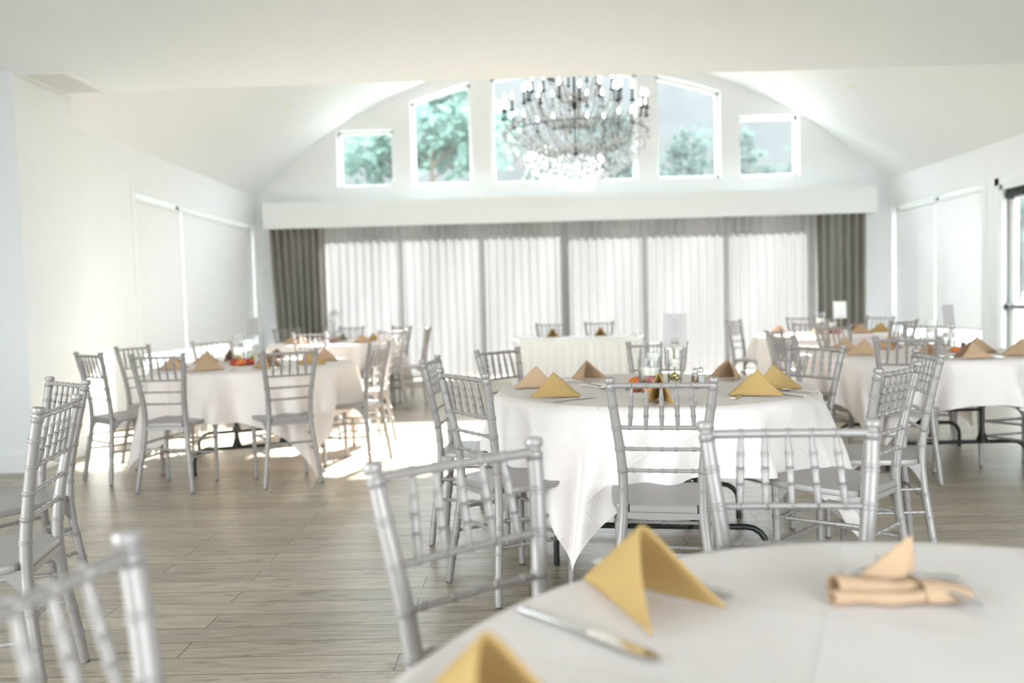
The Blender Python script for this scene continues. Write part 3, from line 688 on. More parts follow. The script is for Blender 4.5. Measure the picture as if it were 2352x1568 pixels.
# ------------------------------------------------------------------ tables and cloths
ZT = 0.757
def table_cloth(cx, cy_, corner, seed, lab, R=0.766, a=1.035, seg=240):  # a: half the side of the square cloth
    r_ = random.Random(seed); b = MB(); uv = []
    p1, p2, p3 = r_.uniform(0, 6), r_.uniform(0, 6), r_.uniform(0, 6)
    radii = [0.02, 0.1, 0.2, 0.3, 0.4, 0.5, 0.58, 0.65, 0.70, 0.735, 0.752]
    rows = []
    for rr in radii:
        row = []
        for j in range(seg):
            th = 2 * PI * j / seg
            dz = 0.0012 * math.sin(5 * rr * math.cos(th + p1) * 4 + p2) * min(1, (0.766 - rr) * 12)
            row.append((rr * math.cos(th), rr * math.sin(th), ZT + dz)); uv.append((rr * math.cos(th - math.radians(corner) - PI / 4) + a, rr * math.sin(th - math.radians(corner) - PI / 4) + a))
        rows.append(row)
    ns = 18
    for i in range(1, ns + 1):
        f_ = i / ns; row = []
        for j in range(seg):
            th = 2 * PI * j / seg
            d = (th - math.radians(corner) + PI / 4) % (PI / 2) - PI / 4        # angle from the nearest corner
            L = a / max(abs(math.cos(d + PI / 4)), abs(math.sin(d + PI / 4))) - R
            L = min(L, a * 1.414 - R - 0.01, 0.745)
            s = L * f_; ad = abs(d)
            cw = math.exp(-(d / 0.17) ** 2); tr = math.exp(-((ad - 0.40) / 0.15) ** 2)
            fl = s * (0.10 + 0.16 * cw - 0.16 * tr)
            wav = (0.040 * math.sin(11 * th + p1) + 0.032 * math.sin(17 * th + p2) + 0.018 * math.sin(29 * th + p3)) * min(1.0, s / 0.24)
            sq = min(1.0, s / 0.55); th -= d * 0.52 * sq * sq * (3 - 2 * sq) * math.exp(-(d / 0.50) ** 2)      # the corner gathers into a narrow tail
            rad_ = R + 0.004 + (0.014 * (1 - math.exp(-s / 0.02))) + fl + wav
            z = ZT - 0.008 * (1 - math.exp(-s / 0.01)) - s * 0.985
            row.append((rad_ * math.cos(th), rad_ * math.sin(th), max(z, 0.012)))
            uv.append(((R + s) * math.cos(th - math.radians(corner) - PI / 4) + a, (R + s) * math.sin(th - math.radians(corner) - PI / 4) + a))
        rows.append(row)
    vs = [p for r0_ in rows for p in r0_]
    fs = [tuple(range(seg))] + [(i * seg + j, i * seg + (j + 1) % seg, (i + 1) * seg + (j + 1) % seg, (i + 1) * seg + j) for i in range(len(rows) - 1) for j in range(seg)]
    b.add(vs, fs); b.uv = uv
    o = obj('tablecloth', b, 'cloth', angle=180, loc=(cx, cy_, 0))
    return tag(o, lab, 'tablecloth', 'white square tablecloths')
def round_table(cx, cy_, rz, lab, mat):
    t = thing('banquet_table', lab, 'table', (cx, cy_, 0), math.radians(rz), 'round banquet tables')
    obj('tabletop', MB().lathe([(0.70, 0.727), (0.748, 0.727), (0.752, 0.731), (0.752, 0.748), (0.748, 0.752), (0.001, 0.752)], 64), 'ply', t)
    for sy in (-1, 1):
        y = sy * 0.41; L = 0.46
        pts = [(-L, y, 0), (-L, y, 0.10)] + [(-L + 0.085 * (1 - math.cos(q)), y, 0.10 + 0.085 * math.sin(q)) for q in (0.4, 0.8, 1.2, PI / 2)]
        pts = pts + [(-x, yy, z) for x, yy, z in reversed(pts)]
        lg = MB().sweep(pts, 0.0135, 12)
        obj('leg', lg, mat, t)
        for sx in (-1, 1):
            obj('post', MB().lathe([(0.042, 0.182), (0.036, 0.20), (0.026, 0.225), (0.018, 0.25), (0.015, 0.28), (0.015, 0.727)], 12, c=(sx * 0.165, y, 0)), mat, t)
    obj('brace', MB().sweep([(0, -0.41, 0.40), (0, 0, 0.70), (0, 0.41, 0.40)], 0.008, 8).sweep([(-0.165, -0.41, 0.40), (0.165, -0.41, 0.40)], 0.009, 8).sweep([(-0.165, 0.41, 0.40), (0.165, 0.41, 0.40)], 0.009, 8), mat, t)
    return t
TB = {'T1': (0.55, 0.635, 20, 8, 'foreground', 'the nearest table, filling the bottom right'), 'T2': (0.629, 3.906, 239, 353.3, 'middle', 'the middle table with the glass vases'),
      'T3': (-2.10, 6.20, 312, 20, 'left', 'the left table with red flowers'), 'T4': (-2.35, 9.80, 10, 40, 'left drape', 'the far table by the dark left drape'),
      'T6': (2.87, 5.72, 225, 0, 'right', 'the right table in front of the glass door'), 'T7': (3.40, 9.00, 25, 70, 'far right', 'the far right table in the corner')}
for i, (k, (x, y, cr, rz, nm, lab)) in enumerate(TB.items()):
    round_table(x, y, rz, 'folding table with steel legs, ' + lab, 'black' if k == 'T6' else 'dark_metal')
    table_cloth(x, y, cr, 11 + i, 'white square tablecloth draped over ' + lab, a=1.10 if k == 'T3' else 1.035)

# skirted rectangular table by the curtains
t = thing('banquet_table', 'rectangular table inside the pleated skirt by the curtains', 'table', (0.63, 9.53, 0))
obj('tabletop', MB().box((-0.71, -0.31, 0.73), (0.71, 0.31, 0.754)), 'ply', t, smooth=False)
for sx in (-1, 1):
    for sy in (-1, 1): obj('leg', MB().sweep([(sx * 0.62, sy * 0.24, 0), (sx * 0.62, sy * 0.24, 0.73)], 0.016, 10), 'dark_metal', t)
def skirt():
    t = thing('table_skirt', 'white pleated skirt round the rectangular table by the curtains', 'table skirt', (0.63, 9.53, 0))
    path = []; hx, hy = 0.73, 0.33
    per = [(hx, hy), (hx, -hy), (-hx, -hy), (-hx, hy), (hx, hy)]
    for (x0, y0), (x1, y1) in zip(per[:-1], per[1:]):
        n_ = int(math.hypot(x1 - x0, y1 - y0) / 0.012)
        for i in range(n_): path.append((x0 + (x1 - x0) * i / n_, y0 + (y1 - y0) * i / n_, (y1 - y0), -(x1 - x0)))
    path.append(path[0]); rows = []
    for i in range(9):
        z = 0.745 - 0.735 * i / 8; row = []
        for j, (x, y, nx, ny) in enumerate(path):
            l = math.hypot(nx, ny); w = (0.5 + 0.5 * math.sin(j * 0.82)) * (0.006 + 0.022 * i / 8) + 0.030 * i / 8
            row.append((x - nx / l * w, y - ny / l * w, z))
        rows.append(row)
    obj('pleats', MB().grid(rows), 'skirt', t, angle=180)
    tp = MB(); n_ = 16
    g = []
    for i in range(n_ + 1):
        row = []
        for j in range(n_ + 1):
            x = -0.76 + 1.52 * i / n_; y = -0.36 + 0.72 * j / n_
            e = max(abs(x) - 0.70, abs(y) - 0.30, 0); cz = 0.757 - (0.6 * e if not (abs(x) > 0.70 and abs(y) > 0.30) else -0.25 * e)
            row.append((x, y, cz))
        g.append(row)
    obj('top_cloth', tp.grid(g), 'skirt', t, angle=180)
skirt()

# ------------------------------------------------------------------ napkins folded into standing pyramids
def napkin(x, y, bis, phi, s, mat, lab, grp, z=ZT + 0.003, e=0.10, sag=0.0, seed=0):
    """closed corner at (x, y); the two base edges open to either side of direction bis"""
    s *= 1.10
    r_ = random.Random(seed + int(1000 * x) + int(77 * y))
    h2 = math.radians(phi) / 2; L = s * math.sqrt(2)
    t_ = s / (math.sqrt(2) * math.cos(h2)); hh = s * math.sqrt(max(0.02, 1 - 1 / (2 * math.cos(h2) ** 2)))
    A = Vector((t_, 0, hh)); T1 = Vector((L * math.cos(h2), L * math.sin(h2), 0)); T2 = Vector((L * math.cos(h2), -L * math.sin(h2), 0))
    nu, nw = 14, 22; rows = []
    wr = r_.uniform(0.0, 3)
    for i in range(nu + 1):
        u = 0.02 + 0.98 * i / nu; R_ = A * u; B1 = T1 * u; B2 = T2 * u
        D = (B1 + B2) / 2 - R_; S = (B1 - B2) / 2; row = []
        for j in range(nw + 1):
            w = -1 + 2 * j / nw
            q = (math.sqrt(w * w + e * e) - e) / (math.sqrt(1 + e * e) - e)
            P = R_ + D * q + S * w
            side = Vector((0, 1 if w > 0 else -1, 0.25))
            P += side * (0.010 * math.sin(PI * abs(w)) * math.sin(PI * (0.15 + 0.85 * u)) * s / 0.15)
            P += Vector((1, 0, 0)) * (0.004 * math.sin(5 * w + wr) * u)
            if i == nu: P += Vector((-0.002, 0, 0))
            row.append((P.x, P.y, max(0.003, P.z)))
        rows.append(row)
    o = obj('napkin', MB().grid(rows), mat, angle=180, loc=(x, y, z), rz=math.radians(bis))
    so = o.modifiers.new('layers', 'SOLIDIFY'); so.thickness = 0.0055; so.offset = 0.0
    su = o.modifiers.new('soft', 'SUBSURF'); su.levels = 1; su.render_levels = 1
    return tag(o, lab, 'napkin', grp)
G1, G2, G3, G4, G5, G6, G7 = ['napkins on the ' + s for s in ('foreground table', 'middle table', 'left table', 'left drape table', 'skirted table', 'right table', 'far right table')]
napkin(0.088, 1.222, -56, 36, 0.155, 'gold', 'large gold pyramid napkin standing beside the knife on the foreground table', G1)
napkin(-0.115, 0.865, -56, 36, 0.155, 'gold', 'gold pyramid napkin cut off by the bottom edge of the foreground table', G1)
NP = [
 # middle table
 (-0.058, 3.965, 18, 36, 0.150, 'tan', 'tan pyramid napkin at the left of the middle table, behind the gold one', G2),
 (0.255, 3.560, 166, 36, 0.155, 'gold', 'gold pyramid napkin at the left front of the middle table', G2),
 (0.268, 4.440, -56, 44, 0.150, 'tan', 'tan pyramid napkin at the left rear of the middle table, open to the right', G2),
 (0.575, 3.425, -99, 27, 0.168, 'gold', 'gold napkin seen through the back of the centre chair, slit facing us', G2),
 (1.150, 4.270, 228, 46, 0.150, 'tan', 'tan pyramid napkin at the right rear of the middle table, behind the gold pair', G2),
 (0.885, 3.480, -2, 34, 0.155, 'gold', 'gold pyramid napkin at the right front of the middle table with a fork beside it', G2),
 (1.275, 3.660, 160, 36, 0.155, 'gold', 'gold pyramid napkin at the right rim of the middle table', G2),
 # left table
 (-2.72, 5.85, 10, 36, 0.150, 'tan', 'tan napkin seen through the chair at the left front of the left table', G3),
 (-2.70, 6.42, 20, 40, 0.150, 'tan', 'tan napkin behind the one at the left rim of the left table', G3),
 (-2.165, 5.72, 195, 36, 0.155, 'tan', 'pale tan pyramid napkin at the front of the left table, between the chairs', G3),
 (-2.52, 6.72, -60, 36, 0.140, 'tan', 'tan napkin in shade beside the vases at the back of the left table', G3),
 (-1.99, 5.80, -20, 44, 0.155, 'tan', 'tan pyramid napkin seen through the chair at the right front of the left table', G3),
 (-2.06, 6.78, -95, 56, 0.145, 'tan', 'tan napkin open towards us at the back of the left table', G3),
 (-1.50, 6.02, 168, 36, 0.155, 'gold', 'gold pyramid napkin at the right rim of the left table', G3),
 (-1.49, 6.36, 160, 44, 0.150, 'tan', 'tan napkin behind the gold one at the right rim of the left table', G3),
 # table by the left drape
 (-2.95, 9.72, 8, 40, 0.150, 'tan', 'pale tan napkin at the left rim of the table by the dark drape', G4),
 (-2.72, 9.32, -15, 46, 0.150, 'tan', 'pale tan napkin left of the sunlit chair on the table by the dark drape', G4),
 (-2.31, 10.25, -92, 46, 0.150, 'gold', 'gold napkin open towards us beside the vases on the table by the dark drape', G4),
 (-1.80, 9.45, 172, 40, 0.150, 'tan', 'pale tan pyramid napkin at the right front of the table by the dark drape', G4),
 (-1.74, 9.85, 190, 46, 0.150, 'gold', 'napkin at the right rim of the table by the dark drape, behind the pale one', G4),
 # skirted table
 (0.350, 9.72, -90, 40, 0.150, 'gold', 'gold napkin on the skirted table, left of the pair', G5),
 (0.918, 9.72, -88, 40, 0.150, 'gold', 'gold napkin on the skirted table, right of the pair', G5),
 # right table
 (2.285, 5.98, 12, 40, 0.150, 'tan', 'tan napkin at the left rim of the right table, behind another', G6),
 (2.255, 5.62, -6, 36, 0.155, 'tan', 'tan pyramid napkin at the left front rim of the right table', G6),
 (2.690, 6.18, -50, 46, 0.150, 'tan', 'tan napkin with a dark fold seen through the front chair of the right table', G6),
 (2.600, 5.35, -75, 46, 0.145, 'tan', 'tan napkin open towards us behind the front chair of the right table', G6),
 (2.985, 5.10, 172, 40, 0.155, 'tan', 'tan pyramid napkin at the right front rim of the right table, nearest of three', G6),
 (3.255, 5.52, 174, 36, 0.155, 'tan', 'tan pyramid napkin on the right table, rear of the three at the right', G6),
 (3.120, 5.25, -6, 36, 0.155, 'tan', 'tan pyramid napkin on the right table cut by the right edge', G6),
 # far right table
 (2.760, 9.05, -14, 40, 0.155, 'tan', 'pale tan napkin at the left rim of the far right table', G7),
 (3.130, 8.72, -80, 40, 0.145, 'tan', 'pale napkin seen through the chair in front of the far right table', G7),
 (3.640, 9.02, -78, 56, 0.150, 'tan', 'pale tan napkin open towards us beside the white card of the far right table', G7),
 (3.490, 8.58, -4, 36, 0.155, 'tan', 'pale tan pyramid napkin at the front of the far right table', G7),
 (3.780, 8.78, -4, 36, 0.155, 'gold', 'pale gold pyramid napkin at the right of the far right table', G7),
]
for a in NP: napkin(*a)

# crumpled napkin with cutlery through it on the foreground table
def bundle():
    b = MB(); n_ = 12
    # rolled body, hollow at its left end, a smaller fold along its foot
    for (y0, z0, r0_, r1_, x0, x1) in ((0.004, 0.017, 0.0160, 0.0095, -0.088, 0.040), (-0.016, 0.0095, 0.0085, 0.0075, -0.098, 0.055)):
        pts = [(x0 + (x1 - x0) * i / n_, y0 + 0.004 * math.sin(i * 0.7), z0 + (r1_ - r0_) * 0.8 * i / n_) for i in range(n_ + 1)]
        b.sweep(pts, [r0_ + (r1_ - r0_) * i / n_ + 0.0012 * math.sin(i * 1.3) for i in range(n_ + 1)], 16, cap=False)
    # upright pointed flap
    rows = []
    for i in range(11):
        u = i / 10; row = []
        for j in range(9):
            w = -1 + 2 * j / 8; z = 0.012 + 0.066 * u; half = 0.062 * (1 - u) ** 1.0 + 0.004
            row.append((0.012 + 0.024 * u + half * w * (1.1 if w < 0 else 0.40), 0.020 + 0.016 * u + 0.008 * w * w * (1 - u), z))
        rows.append(row)
    b.grid(rows)
    # folded lobe on the right
    rows = []
    for i in range(9):
        a = PI * i / 8; row = []
        for j in range(9):
            v = j / 8; row.append((0.030 + 0.066 * v, -0.002 + 0.024 * math.cos(a) * (1 - 0.45 * v * v), 0.003 + 0.024 * math.sin(a) * (1 - 0.5 * v * v)))
        rows.append(row)
    b.grid(rows)
    o = obj('napkin', b, 'tan', angle=180, loc=(0.517, 1.110, ZT + 0.003), rz=0.0)
    so = o.modifiers.new('layers', 'SOLIDIFY'); so.thickness = 0.003; so.offset = 0.0
    tag(o, 'crumpled tan napkin bundled round cutlery on the foreground table', 'napkin', G1)
bundle()

# ------------------------------------------------------------------ cutlery (lies along local +x, handle at -x)
def knife_mesh():
    hd = MB(); n_ = 14; prof = []
    for i in range(n_ + 1):
        u = i / n_; prof.append((-0.115 + 0.115 * u, 0.0085 - 0.002 * math.sin(PI * u) - 0.0012 * u))
    hd.sweep([(x, 0, 0.0048) for x, _ in prof], [r for _, r in prof], 12, sx=0.55, up=(0, 0, 1))
    for i in range(3): hd.sweep([(-0.108 + i * 0.012, -0.0085, 0.0075), (-0.108 + i * 0.012, 0.0085, 0.0075)], 0.0012, 6)
    bl = MB(); up_ = []; lo = []
    for i in range(15):
        u = i / 14; x = 0.118 * u; c = 0.0085 * (1 + 0.25 * math.sin(PI * u)) * (1 if u < 0.85 else math.sqrt(max(0.02, 1 - ((u - 0.85) / 0.15) ** 2)))
        up_.append((x, c * 0.9)); lo.append((x, -c))
    poly = lo + list(reversed(up_)); bl.prism(poly, 0.0035, 0.0055)
    return hd, bl
def fork_mesh():
    hd = MB(); n_ = 16
    hd.sweep([(-0.12 + 0.17 * i / n_, 0, 0.004 + 0.006 * math.sin(PI * i / n_) ) for i in range(n_ + 1)], [0.008 - 0.005 * min(1, i / n_ * 1.3) + (0.001 if i < 3 else 0) for i in range(n_ + 1)], 10, sx=0.4, up=(0, 0, 1))
    hdt = MB(); hdt.prism([(0.045, -0.004), (0.062, -0.011), (0.080, -0.0115), (0.080, 0.0115), (0.062, 0.011), (0.045, 0.004)], 0.004, 0.0058)
    for k in range(4):
        y = -0.0098 + k * 0.00653; hdt.sweep([(0.078, y, 0.0049), (0.10, y, 0.0035), (0.118, y * 0.95, 0.006)], [0.0018, 0.0018, 0.0009], 6)
    return hd, hdt
def spoon_mesh():
    hd = MB(); n_ = 14
    hd.sweep([(-0.11 + 0.15 * i / n_, 0, 0.004 + 0.005 * math.sin(PI * i / n_)) for i in range(n_ + 1)], [0.008 - 0.0045 * min(1, i / n_ * 1.3) for i in range(n_ + 1)], 10, sx=0.4, up=(0, 0, 1))
    bw = MB().ball((0.065, 0, 0.007), 0.028, 16, 10, (1.0, 0.68, 0.22))
    return hd, bw
def cutlery(kind, x, y, a, lab, grp, z=ZT + 0.002, tilt=0.0, sc=1.0):
    t = thing('table_' + kind, lab, kind, (x, y, z), math.radians(a), grp); t.rotation_euler.y = tilt; t.scale = (sc, sc, sc)
    k = (kind,)
    if k not in CUT:
        m1, m2 = {'knife': knife_mesh, 'fork': fork_mesh, 'spoon': spoon_mesh}[kind]()
        CUT[k] = (obj('handle', m1, 'steel', t), obj({'knife': 'blade', 'fork': 'tines', 'spoon': 'bowl'}[kind], m2, 'steel', t))
    else:
        for o in CUT[k]:
            c = o.copy(); scene.collection.objects.link(c); c.parent = t
    return t
CUT = {}
GC = 'cutlery on the foreground table'; GD = 'cutlery on the middle table'
cutlery('knife', 0.070, 1.015, -46, 'polished steel table knife beside the large gold napkin', GC)
cutlery('fork', 0.198, 1.215, 139, 'steel fork lying behind the large gold napkin, its handle end showing', GC)
cutlery('knife', 0.560, 1.116, -50, 'small steel knife lying across the crumpled tan napkin', GC, z=ZT + 0.024, tilt=0.22, sc=0.66)
cutlery('spoon', 0.590, 1.198, -20, 'steel spoon sticking out right of the crumpled tan napkin', GC, z=ZT + 0.004, tilt=0.0, sc=0.62)
cutlery('fork', 0.538, 1.236, 30, 'steel fork sticking out left of the crumpled tan napkin', GC, z=ZT + 0.002, tilt=0.0, sc=0.66)
cutlery('knife', 0.215, 3.470, 36, 'steel knife in front of the gold napkin at the left of the middle table', GD)
cutlery('fork', 0.935, 3.445, -122, 'steel fork in front of the gold napkin at the right of the middle table', GD)
cutlery('knife', 1.130, 3.475, 118, 'steel knife between the two gold napkins at the right of the middle table', GD)
cutlery('spoon', 1.215, 3.560, 120, 'steel spoon in front of the rightmost gold napkin of the middle table', GD)
cutlery('fork', 0.300, 4.180, -50, 'steel fork in front of the tan napkin at the left rear of the middle table', GD)
cutlery('spoon', 0.350, 3.930, -52, 'steel spoon left of the vases on the middle table', GD)
cutlery('knife', 0.415, 3.985, -52, 'steel knife beside the spoon left of the vases on the middle table', GD)
cutlery('knife', 0.705, 3.330, 82, 'steel knife right of the slit gold napkin on the middle table', GD)
cutlery('fork', 0.525, 3.345, 96, 'steel fork left of the slit gold napkin on the middle table', GD)
cutlery('knife', -2.36, 5.72, 70, 'steel knife left of the front tan napkin on the left table', 'cutlery on the left table')
cutlery('fork', -2.09, 5.66, 100, 'steel fork right of the front tan napkin on the left table', 'cutlery on the left table')
cutlery('knife', -1.80, 5.78, 80, 'steel knife between the two right hand napkins of the left table', 'cutlery on the left table')
cutlery('fork', 2.79, 5.11, 92, 'steel fork left of the nearest of three napkins on the right table', 'cutlery on the right table')
cutlery('knife', 3.04, 5.20, 90, 'steel knife between the nearest napkins at the right edge', 'cutlery on the right table')

# ------------------------------------------------------------------ centrepieces
def vase(x, y, r, h, wz, lab, grp, stem=None):
    t = thing('candle_vase', lab, 'vase', (x, y, ZT + 0.001), 0, grp)
    obj('glass_cylinder', MB().lathe([(0.001, 0.0), (r, 0.0), (r, 0.006), (r, h), (r - 0.003, h), (r - 0.003, 0.012), (0.001, 0.012)], 40, cap=False), 'clear', t)
    obj('water', MB().lathe([(r - 0.004, 0.013), (r - 0.004, wz), (0.001, wz)], 32, cap=False), 'water', t)
    c = obj('floating_candle', MB().lathe([(0.001, wz - 0.024), (r * 0.70, wz - 0.022), (r * 0.86, wz + 0.002), (r * 0.88, wz + 0.012), (r * 0.80, wz + 0.016), (0.001, wz + 0.014)], 32, cap=False), 'wax', t)
    obj('wick', MB().sweep([(0, 0, wz + 0.013), (0.001, 0, wz + 0.024)], 0.0012, 6), 'rubber', c)
    if stem:
        obj('stem', MB().sweep([(0.01, 0.0, 0.014), (0.004, 0.004, wz * 0.6), (-0.002, 0.0, wz - 0.02)], 0.004, 8), 'brass', t)
        pts = MB()
        for k in range(7): pts.ball((0.012 * math.cos(k * 0.9), 0.012 * math.sin(k * 0.9), 0.045 + 0.006 * (k % 3)), 0.016, 10, 7, (1, 1, 0.9))
        obj('submerged_flower', pts, stem, t)
    return t
GV = 'candle vases on the %s table'
vase(0.640, 3.935, 0.044, 0.222, 0.152, 'tallest glass cylinder vase with floating candle on the middle table', GV % 'middle', 'brass')
vase(0.600, 3.815, 0.056, 0.150, 0.092, 'short wide glass vase with floating candle on the middle table', GV % 'middle', 'plum')
vase(0.735, 3.900, 0.036, 0.182, 0.122, 'narrow glass cylinder vase with floating candle beside the card of the middle table', GV % 'middle', 'brass')
vase(-2.30, 6.38, 0.048, 0.230, 0.150, 'tall glass vase with candle left of the red flowers', GV % 'left', 'brass')
vase(-2.15, 6.28, 0.046, 0.160, 0.098, 'low glass vase with candle behind the red flowers', GV % 'left', 'brass')
vase(-2.19, 6.47, 0.036, 0.190, 0.125, 'narrow glass vase with candle right rear of the red flowers', GV % 'left', None)
vase(-2.42, 9.98, 0.050, 0.230, 0.15, 'tall glass vase with candle against the dark left drape', GV % 'left drape', None)
vase(-2.30, 9.86, 0.050, 0.160, 0.10, 'low glass vase with candle beside the tall one near the dark left drape', GV % 'left drape', None)
vase(3.00, 5.90, 0.040, 0.225, 0.155, 'tall glass vase with candle on the right table', GV % 'right', None)
vase(2.93, 5.78, 0.052, 0.150, 0.09, 'wide low glass vase with candle on the right table', GV % 'right', None)
vase(3.07, 5.79, 0.040, 0.180, 0.12, 'middle-sized glass vase with candle at the right of its group on the right table', GV % 'right', None)
vase(3.33, 8.98, 0.050, 0.230, 0.15, 'tall glass vase with candle on the far right table', GV % 'far right', None)
vase(3.42, 8.88, 0.048, 0.160, 0.10, 'low glass vase with candle on the far right table', GV % 'far right', None)

def card(x, y, a, zb, w, h, lean, lab, mat, stem_mat, printed=True):
    t = thing('menu_card_stand', lab, 'card stand', (x, y, ZT + 0.001), math.radians(a), 'card stands')
    obj('base', MB().lathe([(0.001, 0), (0.032, 0), (0.032, 0.004), (0.028, 0.007), (0.001, 0.008)], 24, cap=False), stem_mat, t)
    pts = [(0, 0, 0.005), (0, 0, zb - 0.012)]
    obj('stem', MB().sweep(pts, 0.0028, 8), stem_mat, t)
    obj('wire_loop', MB().sweep([(0.019 * math.cos(q), -0.003, zb + 0.008 + 0.019 * math.sin(q)) for q in [PI * 2 * i / 24 - PI / 2 for i in range(25)]], 0.0016, 6, cap=False), stem_mat, t)
    c = obj('card', MB().box((-w / 2, -0.0006, 0), (w / 2, 0.0006, h)), mat, t, smooth=False)
    c.location = (0.0, 0.002, zb); c.rotation_euler = (math.radians(-4), math.radians(lean), 0)
    if printed:
        p = MB(); y0 = -0.0012
        fx, fz0, fz1 = 0.032, h * 0.37, h * 0.92
        def line(x0, x1, z, th=0.0012): p.box((x0, y0, z), (x1, -0.0006, z + th))
        line(-fx, fx, fz0); line(-fx, fx, fz1); p.box((-fx, y0, fz0), (-fx + 0.001, -0.0006, fz1)); p.box((fx - 0.001, y0, fz0), (fx, -0.0006, fz1))
        r_ = random.Random(3)
        for k in range(9):
            z = fz0 + 0.012 + k * (fz1 - fz0 - 0.02) / 9; e_ = r_.uniform(0.016, 0.026); line(-e_, e_, z, 0.002)
        for k in range(3):
            p.sweep([(-0.024 + 0.048 * i / 20, -0.0009, h * (0.27 - 0.07 * k) + 0.006 * math.sin(i * 1.1 + k)) for i in range(21)], 0.0008, 5)
        obj('print', p, 'ink', c, smooth=False)
    return t
card(0.762, 4.030, 6, 0.185, 0.122, 0.172, 2.5, 'ivory printed card in a wire stand on the middle table', 'card', 'brass')
card(-2.235, 6.55, -12, 0.215, 0.108, 0.150, -1, 'pale printed card in a stand on the left table', 'card', 'steel')
card(3.150, 5.93, 20, 0.170, 0.108, 0.162, -2, 'grey ivory card in a stand on the right table, before the right blind', 'card', 'steel', False)
card(3.560, 9.00, 0, 0.160, 0.145, 0.190, 0, 'plain white card on a gold stem on the far right table', 'trim', 'brass', False)

# loose flower heads
def flower(x, y, mat, lab, grp, s=1.0, seed=0, lying=True):
    r_ = random.Random(seed); t = thing('flower_head', lab, 'flower', (x, y, ZT + 0.001), r_.uniform(0, 6), grp)
    b = MB()
    for ring, (n_, rr, zz, sz) in enumerate(((6, 0.020, 0.016, 0.018), (5, 0.012, 0.024, 0.016), (3, 0.005, 0.030, 0.013))):
        for k in range(n_):
            a = 2 * PI * k / n_ + ring
            b.ball((rr * s * math.cos(a), rr * s * math.sin(a), zz * s), sz * s, 10, 7, (0.75 + 0.2 * math.cos(a) ** 2, 0.75 + 0.2 * math.sin(a) ** 2, 0.85))
    obj('petals', b, mat, t)
    lf = MB()
    for k in range(2):
        a = r_.uniform(0, 6); rows = []
        for i in range(7):
            u = i / 6; w = 0.014 * s * math.sin(PI * u) + 0.001
            c = Vector((math.cos(a), math.sin(a), 0)) * (0.018 + 0.042 * u) * s + Vector((0, 0, 0.010 * s + 0.012 * s * math.sin(PI * u))); n_ = Vector((-math.sin(a), math.cos(a), 0))
            rows.append([c - n_ * w, c + Vector((0, 0, -0.003 * s)), c + n_ * w])
        lf.grid(rows)
    obj('leaves', lf, 'leaf', t)
    return t
flower(0.560, 3.990, 'orange', 'orange red flower head left of the vases on the middle table', 'flower heads on the middle table', 1.15, 1)
flower(0.640, 4.010, 'plum', 'dusky pink flower head behind the short vase on the middle table', 'flower heads on the middle table', 1.1, 2)
flower(0.520, 3.735, 'red', 'dark red flower head lying on the left front of the vases on the middle table', 'flower heads on the middle table', 0.95, 3)
flower(0.572, 3.700, 'orange', 'pale orange flower head in front of the short vase on the middle table', 'flower heads on the middle table', 0.75, 4)
for k, (dx, dy, mt, lb) in enumerate(((0, 0, 'red', 'leftmost red flower head in the pile on the left table'), (0.055, 0.02, 'red', 'middle red flower head in the pile on the left table'), (0.105, 0.0, 'red', 'rightmost red flower head in the pile on the left table'), (0.06, -0.045, 'orange', 'orange red flower head at the front of the pile on the left table'))):
    flower(-2.235 + dx, 6.13 + dy, mt, lb, 'flower heads on the left table', 1.25, 10 + k)
flower(-1.975, 6.15, 'plum', 'dark plum flower head right of the vases on the left table', 'flower heads on the left table', 0.9, 20)
flower(-2.33, 9.70, 'plum', 'plum flower head by the vases near the dark left drape', 'flower heads near the left drape', 1.3, 21)
flower(3.05, 5.66, 'orange', 'peach flower head before the vases on the right table', 'flower heads on the right table', 1.0, 22)
flower(3.13, 5.70, 'plum', 'dark flower head right of the peach one on the right table', 'flower heads on the right table', 0.9, 23)
flower(2.86, 5.70, 'plum', 'pink flower head left of the vases on the right table', 'flower heads on the right table', 0.9, 26)
flower(3.33, 8.72, 'red', 'dark red flower head before the vases on the far right table', 'flower heads on the far right table', 1.2, 24)
flower(3.41, 8.70, 'red', 'bright red flower head before the low vase on the far right table', 'flower heads on the far right table', 1.2, 25)

def shaker(x, y, fill, lab):
    t = thing('shaker', lab, 'shaker', (x, y, ZT + 0.001), rnd.uniform(0, 6), 'salt and pepper shakers')
    obj('glass_body', MB().lathe([(0.001, 0), (0.020, 0), (0.021, 0.004), (0.017, 0.045), (0.0145, 0.072), (0.0145, 0.078)], 12, cap=False), 'clear', t, angle=20)
    obj('contents', MB().lathe([(0.001, 0.003), (0.0185, 0.003), (0.0155, 0.045), (0.0145, 0.058), (0.001, 0.060)], 12, cap=False), fill, t)
    obj('cap', MB().lathe([(0.0155, 0.072), (0.0165, 0.075), (0.0160, 0.086), (0.0130, 0.094), (0.006, 0.099), (0.001, 0.100)], 20, cap=False), 'steel', t)
shaker(0.812, 3.800, 'pepper', 'glass pepper shaker with steel cap on the middle table')
shaker(0.850, 3.850, 'salt', 'glass salt shaker with steel cap behind the pepper on the middle table')
shaker(3.165, 5.775, 'pepper', 'glass pepper shaker with steel cap on the right table')

